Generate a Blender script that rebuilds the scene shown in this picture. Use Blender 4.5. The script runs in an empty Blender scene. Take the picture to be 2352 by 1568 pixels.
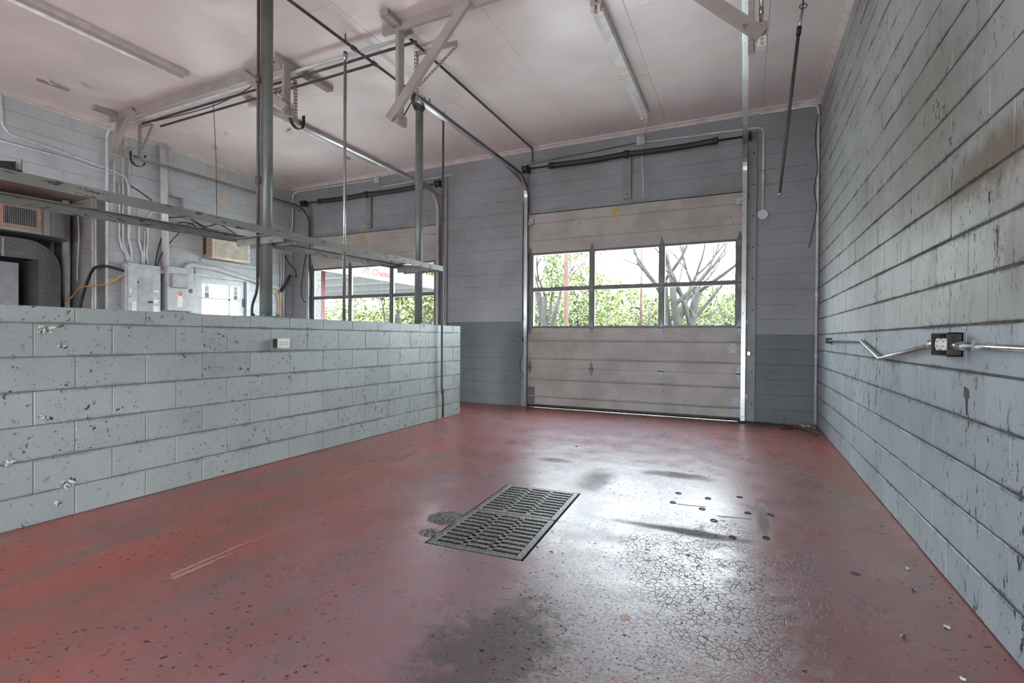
import bpy, bmesh, math, random
from mathutils import Vector, Matrix, Quaternion

# ------------------------------------------------------------------ camera, world, light, exposure
SC = bpy.context.scene
COL = SC.collection
SC.view_settings.view_transform = 'Standard'
SC.view_settings.look = 'None'
SC.view_settings.gamma = 1.0
SC.view_settings.use_curve_mapping = False
SC.view_settings.exposure = 2.3

YAW, PITCH, ROLL, FPX = 0.43727, -0.00676, 0.00678, 1141.3
CAM_POS = Vector((0.0, 0.0, 1.11))
def make_camera():
    cd = bpy.data.cameras.new('camera'); cd.sensor_width = 36.0
    cd.lens = FPX / 2352.0 * 36.0; cd.clip_start = 0.02; cd.clip_end = 400
    o = bpy.data.objects.new('camera', cd); COL.objects.link(o)
    f = Vector((-math.sin(YAW)*math.cos(PITCH), math.cos(YAW)*math.cos(PITCH), math.sin(PITCH)))
    r = Vector((math.cos(YAW), math.sin(YAW), 0)); u = r.cross(f)
    c, s = math.cos(ROLL), math.sin(ROLL)
    r2 = r*c + u*s; u2 = u*c - r*s
    m = Matrix((r2, u2, -f)).transposed().to_4x4(); m.translation = CAM_POS
    o.matrix_world = m
    SC.camera = o
make_camera()

SKY = 5.0
world = bpy.data.worlds.new('overcast_sky'); SC.world = world; world.use_nodes = True
_bg = world.node_tree.nodes['Background']
_bg.inputs[0].default_value = (0.84, 0.925, 1.0, 1); _bg.inputs[1].default_value = SKY

def portal(loc, rot, sx, sy):
    l = bpy.data.lights.new('daylight_portal', 'AREA'); l.shape = 'RECTANGLE'; l.size = sx; l.size_y = sy
    l.cycles.is_portal = True
    o = bpy.data.objects.new('daylight_portal', l); COL.objects.link(o)
    o.location = loc; o.rotation_euler = rot

# room dimensions (metres): right wall x, left wall x, door wall y, front wall y, ceiling z
XR, XL, YB, YF, ZC = 0.862, -8.541, 7.446, -4.2, 4.19
XW, ZW, WT = -3.747, 1.282, 0.20            # low wall face, top, thickness
D1 = (-3.185, -0.02); D2 = (-7.975, -4.895); DH = 3.10   # the two overhead doors

R90 = math.pi/2
for (a, b) in (D1, D2):                      # daylight through the glazed bands of the overhead doors
    portal(((a+b)/2, YB+0.16, 1.88), (-R90, 0, 0), b-a, 1.22)
SIDE_FILL = (-3.9, -2.3)                            # unseen side and rear openings, added behind the viewer for fill daylight
REAR_FILL_H = 1.55
portal((XR+.22, (SIDE_FILL[0]+SIDE_FILL[1])/2, DH/2), (0, R90, 0), DH, SIDE_FILL[1]-SIDE_FILL[0])
portal((XL-.18, (SIDE_FILL[0]+SIDE_FILL[1])/2, DH/2), (0, -R90, 0), DH, SIDE_FILL[1]-SIDE_FILL[0])
for (a, b) in (D1, D2): portal(((a+b)/2, YF-.16, REAR_FILL_H/2), (R90, 0, 0), b-a, REAR_FILL_H)

random.seed(7)
# ------------------------------------------------------------------ material helpers
class N:
    def __init__(s, name):
        s.m = bpy.data.materials.new(name); s.m.use_nodes = True
        s.t = s.m.node_tree; s.b = s.t.nodes['Principled BSDF']
        s.pos = s.t.nodes.new('ShaderNodeNewGeometry').outputs['Position']
    def new(s, k): return s.t.nodes.new(k)
    def ln(s, a, b):
        if isinstance(a, (int, float)): b.default_value = a
        elif isinstance(a, tuple): b.default_value = a if len(a) == len(b.default_value) else tuple(a)+(1,)
        else: s.t.links.new(a, b)
    def scale(s, v, sx, sy, sz, off=(0, 0, 0)):
        n = s.new('ShaderNodeMapping'); s.ln(v, n.inputs[0]); n.inputs['Scale'].default_value = (sx, sy, sz)
        n.inputs['Location'].default_value = off; return n.outputs[0]
    def noise(s, sc, det=4, rough=.55, vec=None, dist=0):
        n = s.new('ShaderNodeTexNoise'); s.ln(vec or s.pos, n.inputs['Vector']); n.inputs['Scale'].default_value = sc
        n.inputs['Detail'].default_value = det; n.inputs['Roughness'].default_value = rough
        n.inputs['Distortion'].default_value = dist; return n.outputs['Fac']
    def voro(s, sc, feat='F1', vec=None, out='Distance'):
        n = s.new('ShaderNodeTexVoronoi'); n.feature = feat; s.ln(vec or s.pos, n.inputs['Vector'])
        n.inputs['Scale'].default_value = sc; return n.outputs[out]
    def math(s, op, a, b=0.0, c=None, clamp=False):
        n = s.new('ShaderNodeMath'); n.operation = op; n.use_clamp = clamp; s.ln(a, n.inputs[0]); s.ln(b, n.inputs[1])
        if c is not None: s.ln(c, n.inputs[2])
        return n.outputs[0]
    def rng(s, v, a, b, c=0.0, d=1.0):
        n = s.new('ShaderNodeMapRange'); n.interpolation_type = 'SMOOTHSTEP'; s.ln(v, n.inputs[0])
        for i, x in enumerate((a, b, c, d)): n.inputs[i+1].default_value = x
        return n.outputs[0]
    def mix(s, f, a, b, mode='MIX'):
        n = s.new('ShaderNodeMix'); n.data_type = 'RGBA'; n.blend_type = mode; n.clamp_factor = True
        s.ln(f, n.inputs[0]); s.ln(a, n.inputs[6]); s.ln(b, n.inputs[7]); return n.outputs[2]
    def mul(s, a, b): return s.math('MULTIPLY', a, b)
    def mx(s, a, b): return s.math('MAXIMUM', a, b)
    def sep(s):
        n = s.new('ShaderNodeSeparateXYZ'); s.ln(s.pos, n.inputs[0]); return n.outputs
    def rand(s): return s.new('ShaderNodeObjectInfo').outputs['Random']
    def bump(s, h, st, dist=.002):
        n = s.new('ShaderNodeBump'); n.inputs['Strength'].default_value = st; n.inputs['Distance'].default_value = dist
        s.ln(h, n.inputs['Height']); s.ln(n.outputs[0], s.b.inputs['Normal'])
    def blob(s, cx, cy, rx, ry, soft=.6, wob=None, ax=(0, 1)):
        o = s.sep()
        dx = s.math('DIVIDE', s.math('SUBTRACT', o[ax[0]], cx), rx); dy = s.math('DIVIDE', s.math('SUBTRACT', o[ax[1]], cy), ry)
        d = s.math('SQRT', s.math('ADD', s.mul(dx, dx), s.mul(dy, dy)))
        if wob is not None: d = s.math('ADD', d, wob)
        return s.rng(d, 1.0, 1.0-soft, 0, 1)
    def fin(s, col, rough=.5, metal=0.0, spec=None):
        s.ln(col, s.b.inputs['Base Color']); s.ln(rough, s.b.inputs['Roughness']); s.ln(metal, s.b.inputs['Metallic'])
        if spec is not None: s.b.inputs['Specular IOR Level'].default_value = spec
        return s.m

def plain(name, col, rough=.5, metal=0.0, var=.12, sc=9.0, bump=0.0):
    n = N(name); k = n.noise(sc, 4)
    c = n.mix(n.rng(k, .3, .7), tuple(x*(1-var) for x in col), tuple(min(1, x*(1+var)) for x in col))
    if bump: n.bump(n.noise(sc*12, 3), bump)
    return n.fin(c, rough, metal)

def worn(name, col, under, rough=.5, metal=0.0, amount=.62, sc=30, stretch=(1, 1, 1)):
    n = N(name); v = n.scale(n.pos, *stretch)
    k = n.noise(sc, 5, .6, v); big = n.noise(3, 3)
    c = n.mix(n.rng(big, .3, .7), tuple(x*.86 for x in col), tuple(min(1, x*1.12) for x in col))
    m = n.rng(k, amount, amount+.05)
    n.bump(n.math('MULTIPLY', m, -1.0), .5)
    return n.fin(n.mix(m, c, under), rough, metal)

def block_paint(name, col, rough=.45, pits=.66, white=.72, stretch=1.0, stain=None, pitcol=(.03, .03, .028), chip=(.55, .55, .52), rb=.3, pscale=26, rnd=.14, jd=0.0):
    n = N(name); v = n.scale(n.pos, 1, 1, stretch)
    tone = n.math('ADD', n.mul(n.noise(1.1, 3), 1-rnd), n.mul(n.rand(), rnd))
    c = n.mix(n.rng(tone, .25, .75), tuple(x*.84 for x in col), tuple(min(1, x*1.13) for x in col))
    grime = n.rng(n.noise(4.5, 6, .7, v), .50, .78)
    c = n.mix(n.mul(grime, .30), c, tuple(x*.45 for x in col))
    if stain:
        for (cu, cz, ru, rz, scol, st, ax) in stain:
            w = n.math('MULTIPLY', n.math('SUBTRACT', n.noise(9, 5, .7), .5), 1.6)
            c = n.mix(n.mul(n.blob(cu, cz, ru, rz, .7, w, (ax, 2)), st), c, scol)
    if jd:
        fr = n.math('FRACT', n.math('DIVIDE', n.math('ADD', n.sep()[2], 1.82), .2)); e = n.mul(n.math('MINIMUM', fr, n.math('SUBTRACT', 1.0, fr)), .2)
        c = n.mix(n.mul(n.mul(n.rng(n.math('ADD', e, n.mul(n.math('SUBTRACT', n.noise(22, 5, .7), .5), .05)), .022, .002), n.rng(n.noise(3.1, 4, .6), .40, .60)), jd), c, tuple(x*.22 for x in col))
    area = n.rng(n.noise(1.6, 3, .6), .38, .66)
    p1 = n.rng(n.noise(pscale, 6, .72, v), pits, pits+.035)
    p2 = n.rng(n.math('ADD', n.noise(pscale*3.4, 3, .6, v), n.mul(area, .10)), .74, .78)
    pit = n.mx(n.mul(p1, n.rng(area, 0, 1, .35, 1)), p2)
    wh = n.rng(n.noise(17, 6, .75, n.scale(n.pos, 1, 1, 1, (4.3, 1.7, 9.1))), white, white+.03)
    c = n.mix(wh, c, chip)
    c = n.mix(pit, c, pitcol)
    h = n.math('SUBTRACT', n.mul(n.noise(55, 4, .6), rb), n.mul(n.mx(pit, wh), .8))
    n.bump(h, .55, .004)
    return n.fin(c, n.math('ADD', rough, n.mul(n.mx(pit, grime), .25)))

# ------------------------------------------------------------------ materials
M = {}
M['floor_side'] = plain('raw_concrete', (.22, .21, .20), .9, bump=.4)
M['rw_up'] = block_paint('right_wall_upper_paint', (.345, .355, .345), .52, .60, .70, .35, [(2.55, 1.80, .75, .16, (.15, .09, .05), .8, 1), (2.3, 1.35, .9, .5, (.16, .15, .12), .5, 1), (3.3, 2.2, 1.0, .8, (.20, .185, .15), .45, 1)], jd=.95)
M['rw_lo'] = block_paint('right_wall_lower_paint', (.30, .35, .375), .50, .59, .70, .4, jd=.9)
M['lw'] = block_paint('low_wall_paint', (.315, .35, .335), .50, .60, .685, 1.0, jd=.5, rb=.6)
M['bw_up'] = block_paint('door_wall_upper_paint', (.265, .275, .29), .5, .68, .72, 1.0, rb=.15, rnd=.05)
M['bw_lo'] = block_paint('door_wall_lower_paint', (.105, .120, .123), .45, .66, .70, 1.0, rb=.15, rnd=.05)
M['lf'] = block_paint('left_wall_paint', (.47, .495, .51), .5, .69, .74, 1.0, rb=.15, rnd=.05)
M['mortar'] = plain('dirty_mortar', (.085, .085, .08), .85, 0, .4, 20)
M['mortar_l'] = plain('painted_mortar', (.15, .155, .155), .7, 0, .12, 8)
M['al'] = block_paint('alcove_wall_paint', (.36, .345, .335), .5, .72, .8)
def ceil_mat():
    n = N('ceiling_paint')
    c = n.mix(n.rng(n.noise(1.2, 3), .3, .7), (.69, .62, .60), (.79, .72, .70))
    o = n.sep()
    flak = n.rng(n.noise(7, 6, .75), .73, .755); reg = n.mx(n.blob(-7.6, 5.6, 2.2, 1.6, .5), n.blob(-7.4, 3.0, 1.4, .9, .5))
    c = n.mix(n.mul(flak, reg), c, (.16, .13, .11))
    n.bump(n.noise(14, 4), .12)
    return n.fin(c, n.rng(n.noise(2.0, 2), .3, .7, .30, .42))
M['ceil'] = ceil_mat()
M['trim'] = plain('trim_paint', (.60, .53, .50), .45)
M['pink'] = plain('alcove_ceiling_paint', (.50, .36, .32), .5)
M['door'] = worn('door_enamel', (.37, .345, .315), (.12, .10, .08), .45, 0, .68, 16)
M['frame'] = plain('window_frame_metal', (.115, .11, .105), .42, .2)
M['hinge'] = plain('hinge_steel', (.15, .155, .16), .38, .55, .2, 40)
M['galv'] = worn('galvanised_steel', (.44, .44, .43), (.22, .20, .18), .32, .85, .66, 22)
M['jamb'] = worn('jamb_paint', (.235, .245, .25), (.42, .42, .40), .45, 0, .74, 14)
M['rail_paint'] = worn('peeling_rail_paint', (.20, .205, .185), (.055, .05, .04), .55, .1, .58, 45, (1, .25, 1))
M['col'] = worn('column_paint', (.165, .185, .175), (.06, .06, .055), .36, .15, .74, 18, (1, 1, .5))
M['wood'] = worn('painted_wood', (.33, .29, .265), (.20, .16, .13), .6, 0, .66, 11)
M['steel'] = plain('bare_steel_pipe', (.42, .42, .41), .28, .9, .2, 30)
M['dark'] = plain('dark_iron', (.045, .043, .042), .5, .4, .3, 40)
M['rust_pipe'] = worn('dark_pipe', (.09, .08, .075), (.20, .11, .06), .5, .3, .62, 30)
M['emt'] = plain('painted_conduit', (.62, .625, .635), .4, .1)
M['white'] = plain('white_enamel', (.66, .65, .63), .38)
M['tube'] = plain('lamp_glass', (.88, .88, .87), .2)
M['lampbody'] = plain('aged_enamel', (.50, .455, .42), .4)
M['black'] = plain('black_rubber', (.018, .018, .018), .5)
M['panel'] = plain('panel_enamel', (.46, .475, .49), .4)
M['panel_d'] = plain('panel_door_enamel', (.36, .38, .40), .4)
M['paper'] = plain('paper_label', (.82, .80, .74), .7)
M['orange'] = plain('orange_plastic', (.62, .30, .07), .5)
M['red'] = plain('red_print', (.55, .05, .04), .5)
M['yellow'] = worn('yellow_sticker', (.50, .32, .06), (.30, .27, .24), .6, 0, .60, 45)
M['tan'] = plain('tan_plastic', (.34, .27, .20), .5)
M['cream'] = plain('cream_plastic', (.70, .62, .52), .5)
M['rusty'] = worn('rusty_register', (.46, .27, .20), (.50, .47, .44), .6, .1, .56, 26)
M['sheet'] = worn('spangled_sheet_metal', (.40, .40, .40), (.62, .62, .60), .45, .6, .60, 60)
M['sheet_d'] = worn('dark_sheet_metal', (.16, .16, .16), (.38, .38, .37), .5, .5, .60, 55)
M['peel'] = plain('bare_plaster', (.55, .46, .36), .8)
M['spall'] = worn('spalled_block', (.60, .60, .57), (.05, .05, .05), .85, 0, .50, 60)
M['rubble'] = worn('broken_concrete', (.22, .21, .20), (.05, .048, .045), .85, 0, .48, 75)
M['iron'] = worn('cast_iron', (.13, .13, .125), (.30, .29, .28), .45, .45, .55, 70)
M['scar'] = worn('floor_scar', (.15, .145, .14), (.30, .16, .14), .6, 0, .55, 30)
M['scuff'] = worn('floor_scuff', (.42, .27, .25), (.30, .14, .12), .6, 0, .56, 40)
M['debris'] = plain('debris', (.30, .27, .24), .9, 0, .5, 60)

def glass_mat():
    m = bpy.data.materials.new('window_glass'); m.use_nodes = True; t = m.node_tree; t.nodes.clear()
    o = t.nodes.new('ShaderNodeOutputMaterial'); mx = t.nodes.new('ShaderNodeMixShader'); tr = t.nodes.new('ShaderNodeBsdfTransparent')
    gl = t.nodes.new('ShaderNodeBsdfGlossy'); lw = t.nodes.new('ShaderNodeLayerWeight'); lw.inputs[0].default_value = .5
    pw = t.nodes.new('ShaderNodeMath'); pw.operation = 'POWER'; pw.inputs[1].default_value = 5; t.links.new(lw.outputs['Facing'], pw.inputs[0])
    fr = t.nodes.new('ShaderNodeMath'); fr.operation = 'MULTIPLY_ADD'; fr.inputs[1].default_value = .85; fr.inputs[2].default_value = .04; t.links.new(pw.outputs[0], fr.inputs[0])
    tr.inputs[0].default_value = (.95, .97, .96, 1); gl.inputs['Roughness'].default_value = .02
    t.links.new(fr.outputs[0], mx.inputs[0]); t.links.new(tr.outputs[0], mx.inputs[1]); t.links.new(gl.outputs[0], mx.inputs[2]); t.links.new(mx.outputs[0], o.inputs[0])
    return m
M['glass'] = glass_mat()

def floor_mat():
    n = N('red_painted_concrete')
    wob = n.mul(n.math('SUBTRACT', n.noise(2.6, 6, .65), .5), 1.5)
    w2 = n.mul(n.math('SUBTRACT', n.noise(5.5, 8, .75), .5), 2.2)
    w3 = n.mul(n.math('SUBTRACT', n.noise(14, 8, .8), .5), 2.6)
    # red paint; sky sheen painted in as mauve grey by mask lane
    c = n.mix(n.rng(n.noise(1.3, 5, .6), .32, .68), (.345, .078, .056), (.255, .085, .070))
    st = n.noise(2.2, 6, .65, n.scale(n.pos, 2.2, .5, 1))
    c = n.mix(n.mul(n.rng(st, .44, .70), .75), c, (.150, .108, .092))
    sky_sheen = n.blob(-.9, 3.6, 2.0, 5.5, .9, n.mul(wob, .6))
    c = n.mix(n.mul(sky_sheen, .80), c, (.27, .205, .245))
    c = n.mix(n.mul(n.blob(-1.9, 5.7, 2.3, 1.9, .9, n.mul(wob, .6)), .55), c, (.275, .20, .245))  # same mauve sky reflection painted farther out, before the doors
    c = n.mix(n.mul(n.blob(.55, 2.6, .55, 3.5, .8, wob), .6), c, (.26, .165, .170))
    # bare worn concrete right of the drain
    bare = n.mx(n.blob(-.36, 1.95, .72, 1.6, .6, n.math('ADD', n.mul(w2, .6), n.mul(w3, .5))), n.mul(n.blob(-.9, 4.1, .9, .75, .8, n.mul(w2, .55)), .7))
    speck = n.rng(n.noise(60, 5, .75), .38, .60)
    c = n.mix(n.mul(bare, n.rng(speck, 0, 1, .25, .95)), c, (.34, .33, .335))
    # dark drying stains
    dk = n.mx(n.mul(n.blob(-.80, 1.55, .34, .55, .75, n.math('ADD', n.mul(w2, .7), n.mul(w3, .6))), .75), n.mul(n.blob(-.52, 4.25, .42, .16, .8, wob), .8))
    dk = n.mx(dk, n.mul(n.blob(-.25, 3.02, .62, .07, .8, wob), .8)); dk = n.mx(dk, n.mul(n.blob(-1.52, 4.28, .30, .13, .8, wob), .7))
    dk = n.mx(dk, n.mul(n.blob(.12, 3.45, .05, .42, .6, n.mul(wob, .3)), .7))
    dk = n.mx(dk, n.mul(n.blob(-1.05, 3.85, .20, .45, .8, wob), .65))
    c = n.mix(dk, c, (.055, .047, .046))
    # rust run-off along the right wall
    run = n.noise(8, 6, .7, n.scale(n.pos, 1, 2.2, 1))
    rz = n.mx(n.blob(.78, 4.6, .36, 1.25, .9, w2), n.mul(n.blob(.70, 3.5, .22, .8, .9, w2), .6))
    c = n.mix(n.mul(rz, n.rng(run, .36, .60)), c, (.24, .095, .032))
    gz = n.blob(.35, 4.5, .6, 1.1, .9, wob)
    c = n.mix(n.mul(n.mul(gz, n.rng(n.noise(5, 5, .6, n.scale(n.pos, .6, 3, 1)), .45, .65)), .6), c, (.18, .18, .17))
    # fine pale scratches, pits, crazing
    scr = n.rng(n.noise(9, 2, .5, n.scale(n.pos, 9, .35, 1, (3, 1, 0))), .715, .745)
    c = n.mix(n.mul(scr, .35), c, (.42, .30, .28))
    pit = n.rng(n.noise(34, 4, .65), .615, .635)
    pitr = n.rng(n.noise(1.5, 2), .35, .62, .12, 1)
    p2 = n.mul(n.rng(n.noise(75, 3, .6), .615, .645), n.mx(n.mul(sky_sheen, .45), bare))
    edge = n.voro(34, 'DISTANCE_TO_EDGE')
    crk = n.mul(n.mul(n.rng(edge, .07, .0), n.blob(-.05, 2.45, .66, .95, .6, wob)), n.rng(n.noise(7, 3), .36, .52))
    bad = n.mx(n.mx(n.mul(pit, pitr), p2), n.mul(crk, .9))
    c = n.mix(bad, c, (.03, .027, .027))
    r = n.math('ADD', n.rng(n.noise(3.2, 6, .65), .3, .7, .25, .38), n.mul(bad, .4))
    r = n.math('ADD', r, n.mul(dk, .45))
    h = n.math('SUBTRACT', n.math('ADD', n.mul(n.noise(1.7, 3), 5.0), n.mul(n.noise(60, 4, .6), n.rng(bare, 0, 1, .10, .5))), n.mul(bad, .8))
    n.bump(h, .35, .004)
    return n.fin(c, r, 0, .47)
M['floor'] = floor_mat()

# ------------------------------------------------------------------ mesh helpers
class MB:
    def __init__(s): s.v = []; s.f = []; s.sm = []
    def add(s, vs, fs, smooth=False):
        b = len(s.v); s.v += [tuple(x) for x in vs]
        for f in fs: s.f.append(tuple(i+b for i in f)); s.sm.append(smooth)
        return s
    def box(s, lo, hi):
        x0, y0, z0 = lo; x1, y1, z1 = hi
        v = [(x0,y0,z0),(x1,y0,z0),(x1,y1,z0),(x0,y1,z0),(x0,y0,z1),(x1,y0,z1),(x1,y1,z1),(x0,y1,z1)]
        return s.add(v, [(0,3,2,1),(4,5,6,7),(0,1,5,4),(1,2,6,5),(2,3,7,6),(3,0,4,7)])
    def cbox(s, lo, hi, c=.004):
        """box with all edges chamfered"""
        x0, y0, z0 = lo; x1, y1, z1 = hi; v = []
        idx = {}
        for sx in (0, 1):
            for sy in (0, 1):
                for sz in (0, 1):
                    X, Y, Z = (x0, x1)[sx], (y0, y1)[sy], (z0, z1)[sz]; ix, iy, iz = (c, -c)[sx], (c, -c)[sy], (c, -c)[sz]
                    for a in range(3):
                        p = [X+ix, Y+iy, Z+iz]; p[a] = (X, Y, Z)[a]; idx[(sx, sy, sz, a)] = len(v); v.append(p)
        f = []
        g = lambda sx, sy, sz, a: idx[(sx, sy, sz, a)]
        for a in range(3):
            o = [i for i in range(3) if i != a]
            for sv in (0, 1):
                q = []
                for (p1, p2) in ((0,0),(1,0),(1,1),(0,1)):
                    k = [0,0,0]; k[a] = sv; k[o[0]] = p1; k[o[1]] = p2; q.append(g(*k, a))
                f.append(tuple(q))
            for p1 in (0, 1):
                for p2 in (0, 1):
                    k0 = [0,0,0]; k1 = [0,0,0]; k0[a] = 0; k1[a] = 1
                    for k in (k0, k1): k[o[0]] = p1; k[o[1]] = p2
                    f.append((g(*k0, o[0]), g(*k1, o[0]), g(*k1, o[1]), g(*k0, o[1])))
        for sx in (0,1):
            for sy in (0,1):
                for sz in (0,1): f.append((g(sx,sy,sz,0), g(sx,sy,sz,1), g(sx,sy,sz,2)))
        return s.add(v, f)
    def beam(s, p0, p1, w, h, up=(0, 0, 1)):
        """rectangular bar: w across (perpendicular to up), h along up"""
        p0, p1 = Vector(p0), Vector(p1); t = (p1-p0).normalized(); a = t.cross(Vector(up)).normalized(); b = a.cross(t)
        v = []
        for p in (p0, p1):
            for (i, j) in ((-1,-1),(1,-1),(1,1),(-1,1)): v.append(p + a*(w/2*i) + b*(h/2*j))
        return s.add(v, [(0,3,2,1),(4,5,6,7),(0,1,5,4),(1,2,6,5),(2,3,7,6),(3,0,4,7)])
    def tube(s, pts, r, n=10, caps=True):
        pts = [Vector(p) for p in pts]; m = len(pts); rs = r if isinstance(r, (list, tuple)) else [r]*m
        t0 = (pts[1]-pts[0]).normalized(); a = t0.orthogonal().normalized(); vs = []; prev = t0
        for i, p in enumerate(pts):
            t = (pts[min(i+1, m-1)]-pts[max(i-1, 0)])
            t = t.normalized() if t.length > 1e-9 else prev
            a = (prev.rotation_difference(t)) @ a; a = (a - t*a.dot(t)).normalized(); b = t.cross(a); prev = t
            for k in range(n):
                an = 2*math.pi*k/n; vs.append(p + (a*math.cos(an)+b*math.sin(an))*rs[i])
        fs = [(i*n+k, i*n+(k+1) % n, (i+1)*n+(k+1) % n, (i+1)*n+k) for i in range(m-1) for k in range(n)]
        s.add(vs, fs, True)
        if caps:
            b0 = len(s.v)-len(vs)
            s.f.append(tuple(b0+k for k in reversed(range(n)))); s.sm.append(False)
            s.f.append(tuple(b0+(m-1)*n+k for k in range(n))); s.sm.append(False)
        return s
    def cyl(s, p0, p1, r, n=16): return s.tube([p0, p1], r, n)
    def prism(s, prof, axis, a, b):
        """closed profile (list of 2-tuples in the other two axes, in xyz order) extruded along axis from a to b"""
        n = len(prof); v = []
        for t in (a, b):
            for (p, q) in prof:
                k = [p, q]; k.insert(axis, t); v.append(k)
        f = [(i, (i+1) % n, n+(i+1) % n, n+i) for i in range(n)] + [tuple(reversed(range(n))), tuple(range(n, 2*n))]
        return s.add(v, f)
    def build(s, name, mat, parent=None, origin=None):
        me = bpy.data.meshes.new(name); o3 = Vector(origin) if origin else Vector((0, 0, 0))
        me.from_pydata([tuple(Vector(p)-o3) for p in s.v], [], s.f)
        me.polygons.foreach_set('use_smooth', s.sm)
        me.materials.append(M[mat] if isinstance(mat, str) else mat)
        bm = bmesh.new(); bm.from_mesh(me); bmesh.ops.recalc_face_normals(bm, faces=bm.faces); bm.to_mesh(me); bm.free()
        o = bpy.data.objects.new(name, me); COL.objects.link(o)
        if origin: o.location = o3
        if parent is not None:
            o.parent = parent; o.matrix_parent_inverse = Matrix.Translation(-parent.location)
        return o

def fillet(pts, r, n=6):
    pts = [Vector(p) for p in pts]; out = [pts[0]]
    for i in range(1, len(pts)-1):
        a, b, c = pts[i-1], pts[i], pts[i+1]; u, v = (a-b), (c-b)
        if u.length < 1e-6 or v.length < 1e-6: continue
        ang = u.angle(v)
        if ang > 3.1: out.append(b); continue
        d = min(r/math.tan(ang/2), u.length*.48, v.length*.48); p, q = b+u.normalized()*d, b+v.normalized()*d
        for k in range(n+1):
            t = k/n; out.append(p*(1-t)**2 + b*2*t*(1-t) + q*t*t)
    out.append(pts[-1]); return out

def smooth_path(pts, sub=6):
    P = [Vector(p) for p in pts]; P = [P[0]*2-P[1]] + P + [P[-1]*2-P[-2]]; out = []
    for i in range(1, len(P)-2):
        for k in range(sub):
            t = k/sub; a, b, c, d = P[i-1], P[i], P[i+1], P[i+2]
            out.append(.5*((2*b)+(c-a)*t+(2*a-5*b+4*c-d)*t*t+(3*b-a-3*c+d)*t**3))
    out.append(P[-2]); return out

def tag(o, label, cat, group=None):
    o['label'] = label; o['category'] = cat
    if group: o['group'] = group
    return o
def thing(name, label, cat, loc=(0, 0, 0), group=None):
    o = bpy.data.objects.new(name, None); COL.objects.link(o); o.location = loc; o.empty_display_size = .1
    return tag(o, label, cat, group)
def struct(o, label, cat):
    o['kind'] = 'structure'; return tag(o, label, cat)
def pipe(name, pts, r, mat, label, cat='conduit', fr=.06, n=10, group=None, couplings=()):
    P = fillet(pts, fr) if fr else [Vector(p) for p in pts]
    base = P[0]
    if not couplings:
        return tag(MB().tube(P, r, n).build(name, mat, None, base), label, cat, group)
    t = thing(name, label, cat, base, group)
    MB().tube(P, r, n).build('pipe', mat, t)
    for (a, b) in couplings: MB().cyl(a, b, r*1.35, 12).build('coupling', mat, t)
    return t

# ------------------------------------------------------------------ the shell
def slab(name, lo, hi, mat, label, cat):
    return struct(MB().box(lo, hi).build(name, mat), label, cat)

BLOCK = {}
def block_mesh(w, h, d, c, mat, both=False):
    key = (round(w, 3), round(h, 3), d, c, mat, both)
    if key in BLOCK: return BLOCK[key]
    x, z = w/2, h/2; v = []; rings = [(d, 0), (c, 0), (0, c)]
    if both: rings = [(d, c), (d-c, 0), (c, 0), (0, c)]
    for (y, i) in rings: v += [(-x+i, y, -z+i), (x-i, y, -z+i), (x-i, y, z-i), (-x+i, y, z-i)]
    f = []; m = len(rings)
    for r in range(m-1):
        for k in range(4): f.append((r*4+k, r*4+(k+1) % 4, (r+1)*4+(k+1) % 4, (r+1)*4+k))
    f.append(tuple((m-1)*4+k for k in range(4)))
    f.append((3, 2, 1, 0))
    me = bpy.data.meshes.new('block'); me.from_pydata(v, [], f); me.materials.append(M[mat])
    bm = bmesh.new(); bm.from_mesh(me); bmesh.ops.recalc_face_normals(bm, faces=bm.faces); bm.to_mesh(me); bm.free()
    BLOCK[key] = me; return me

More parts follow.
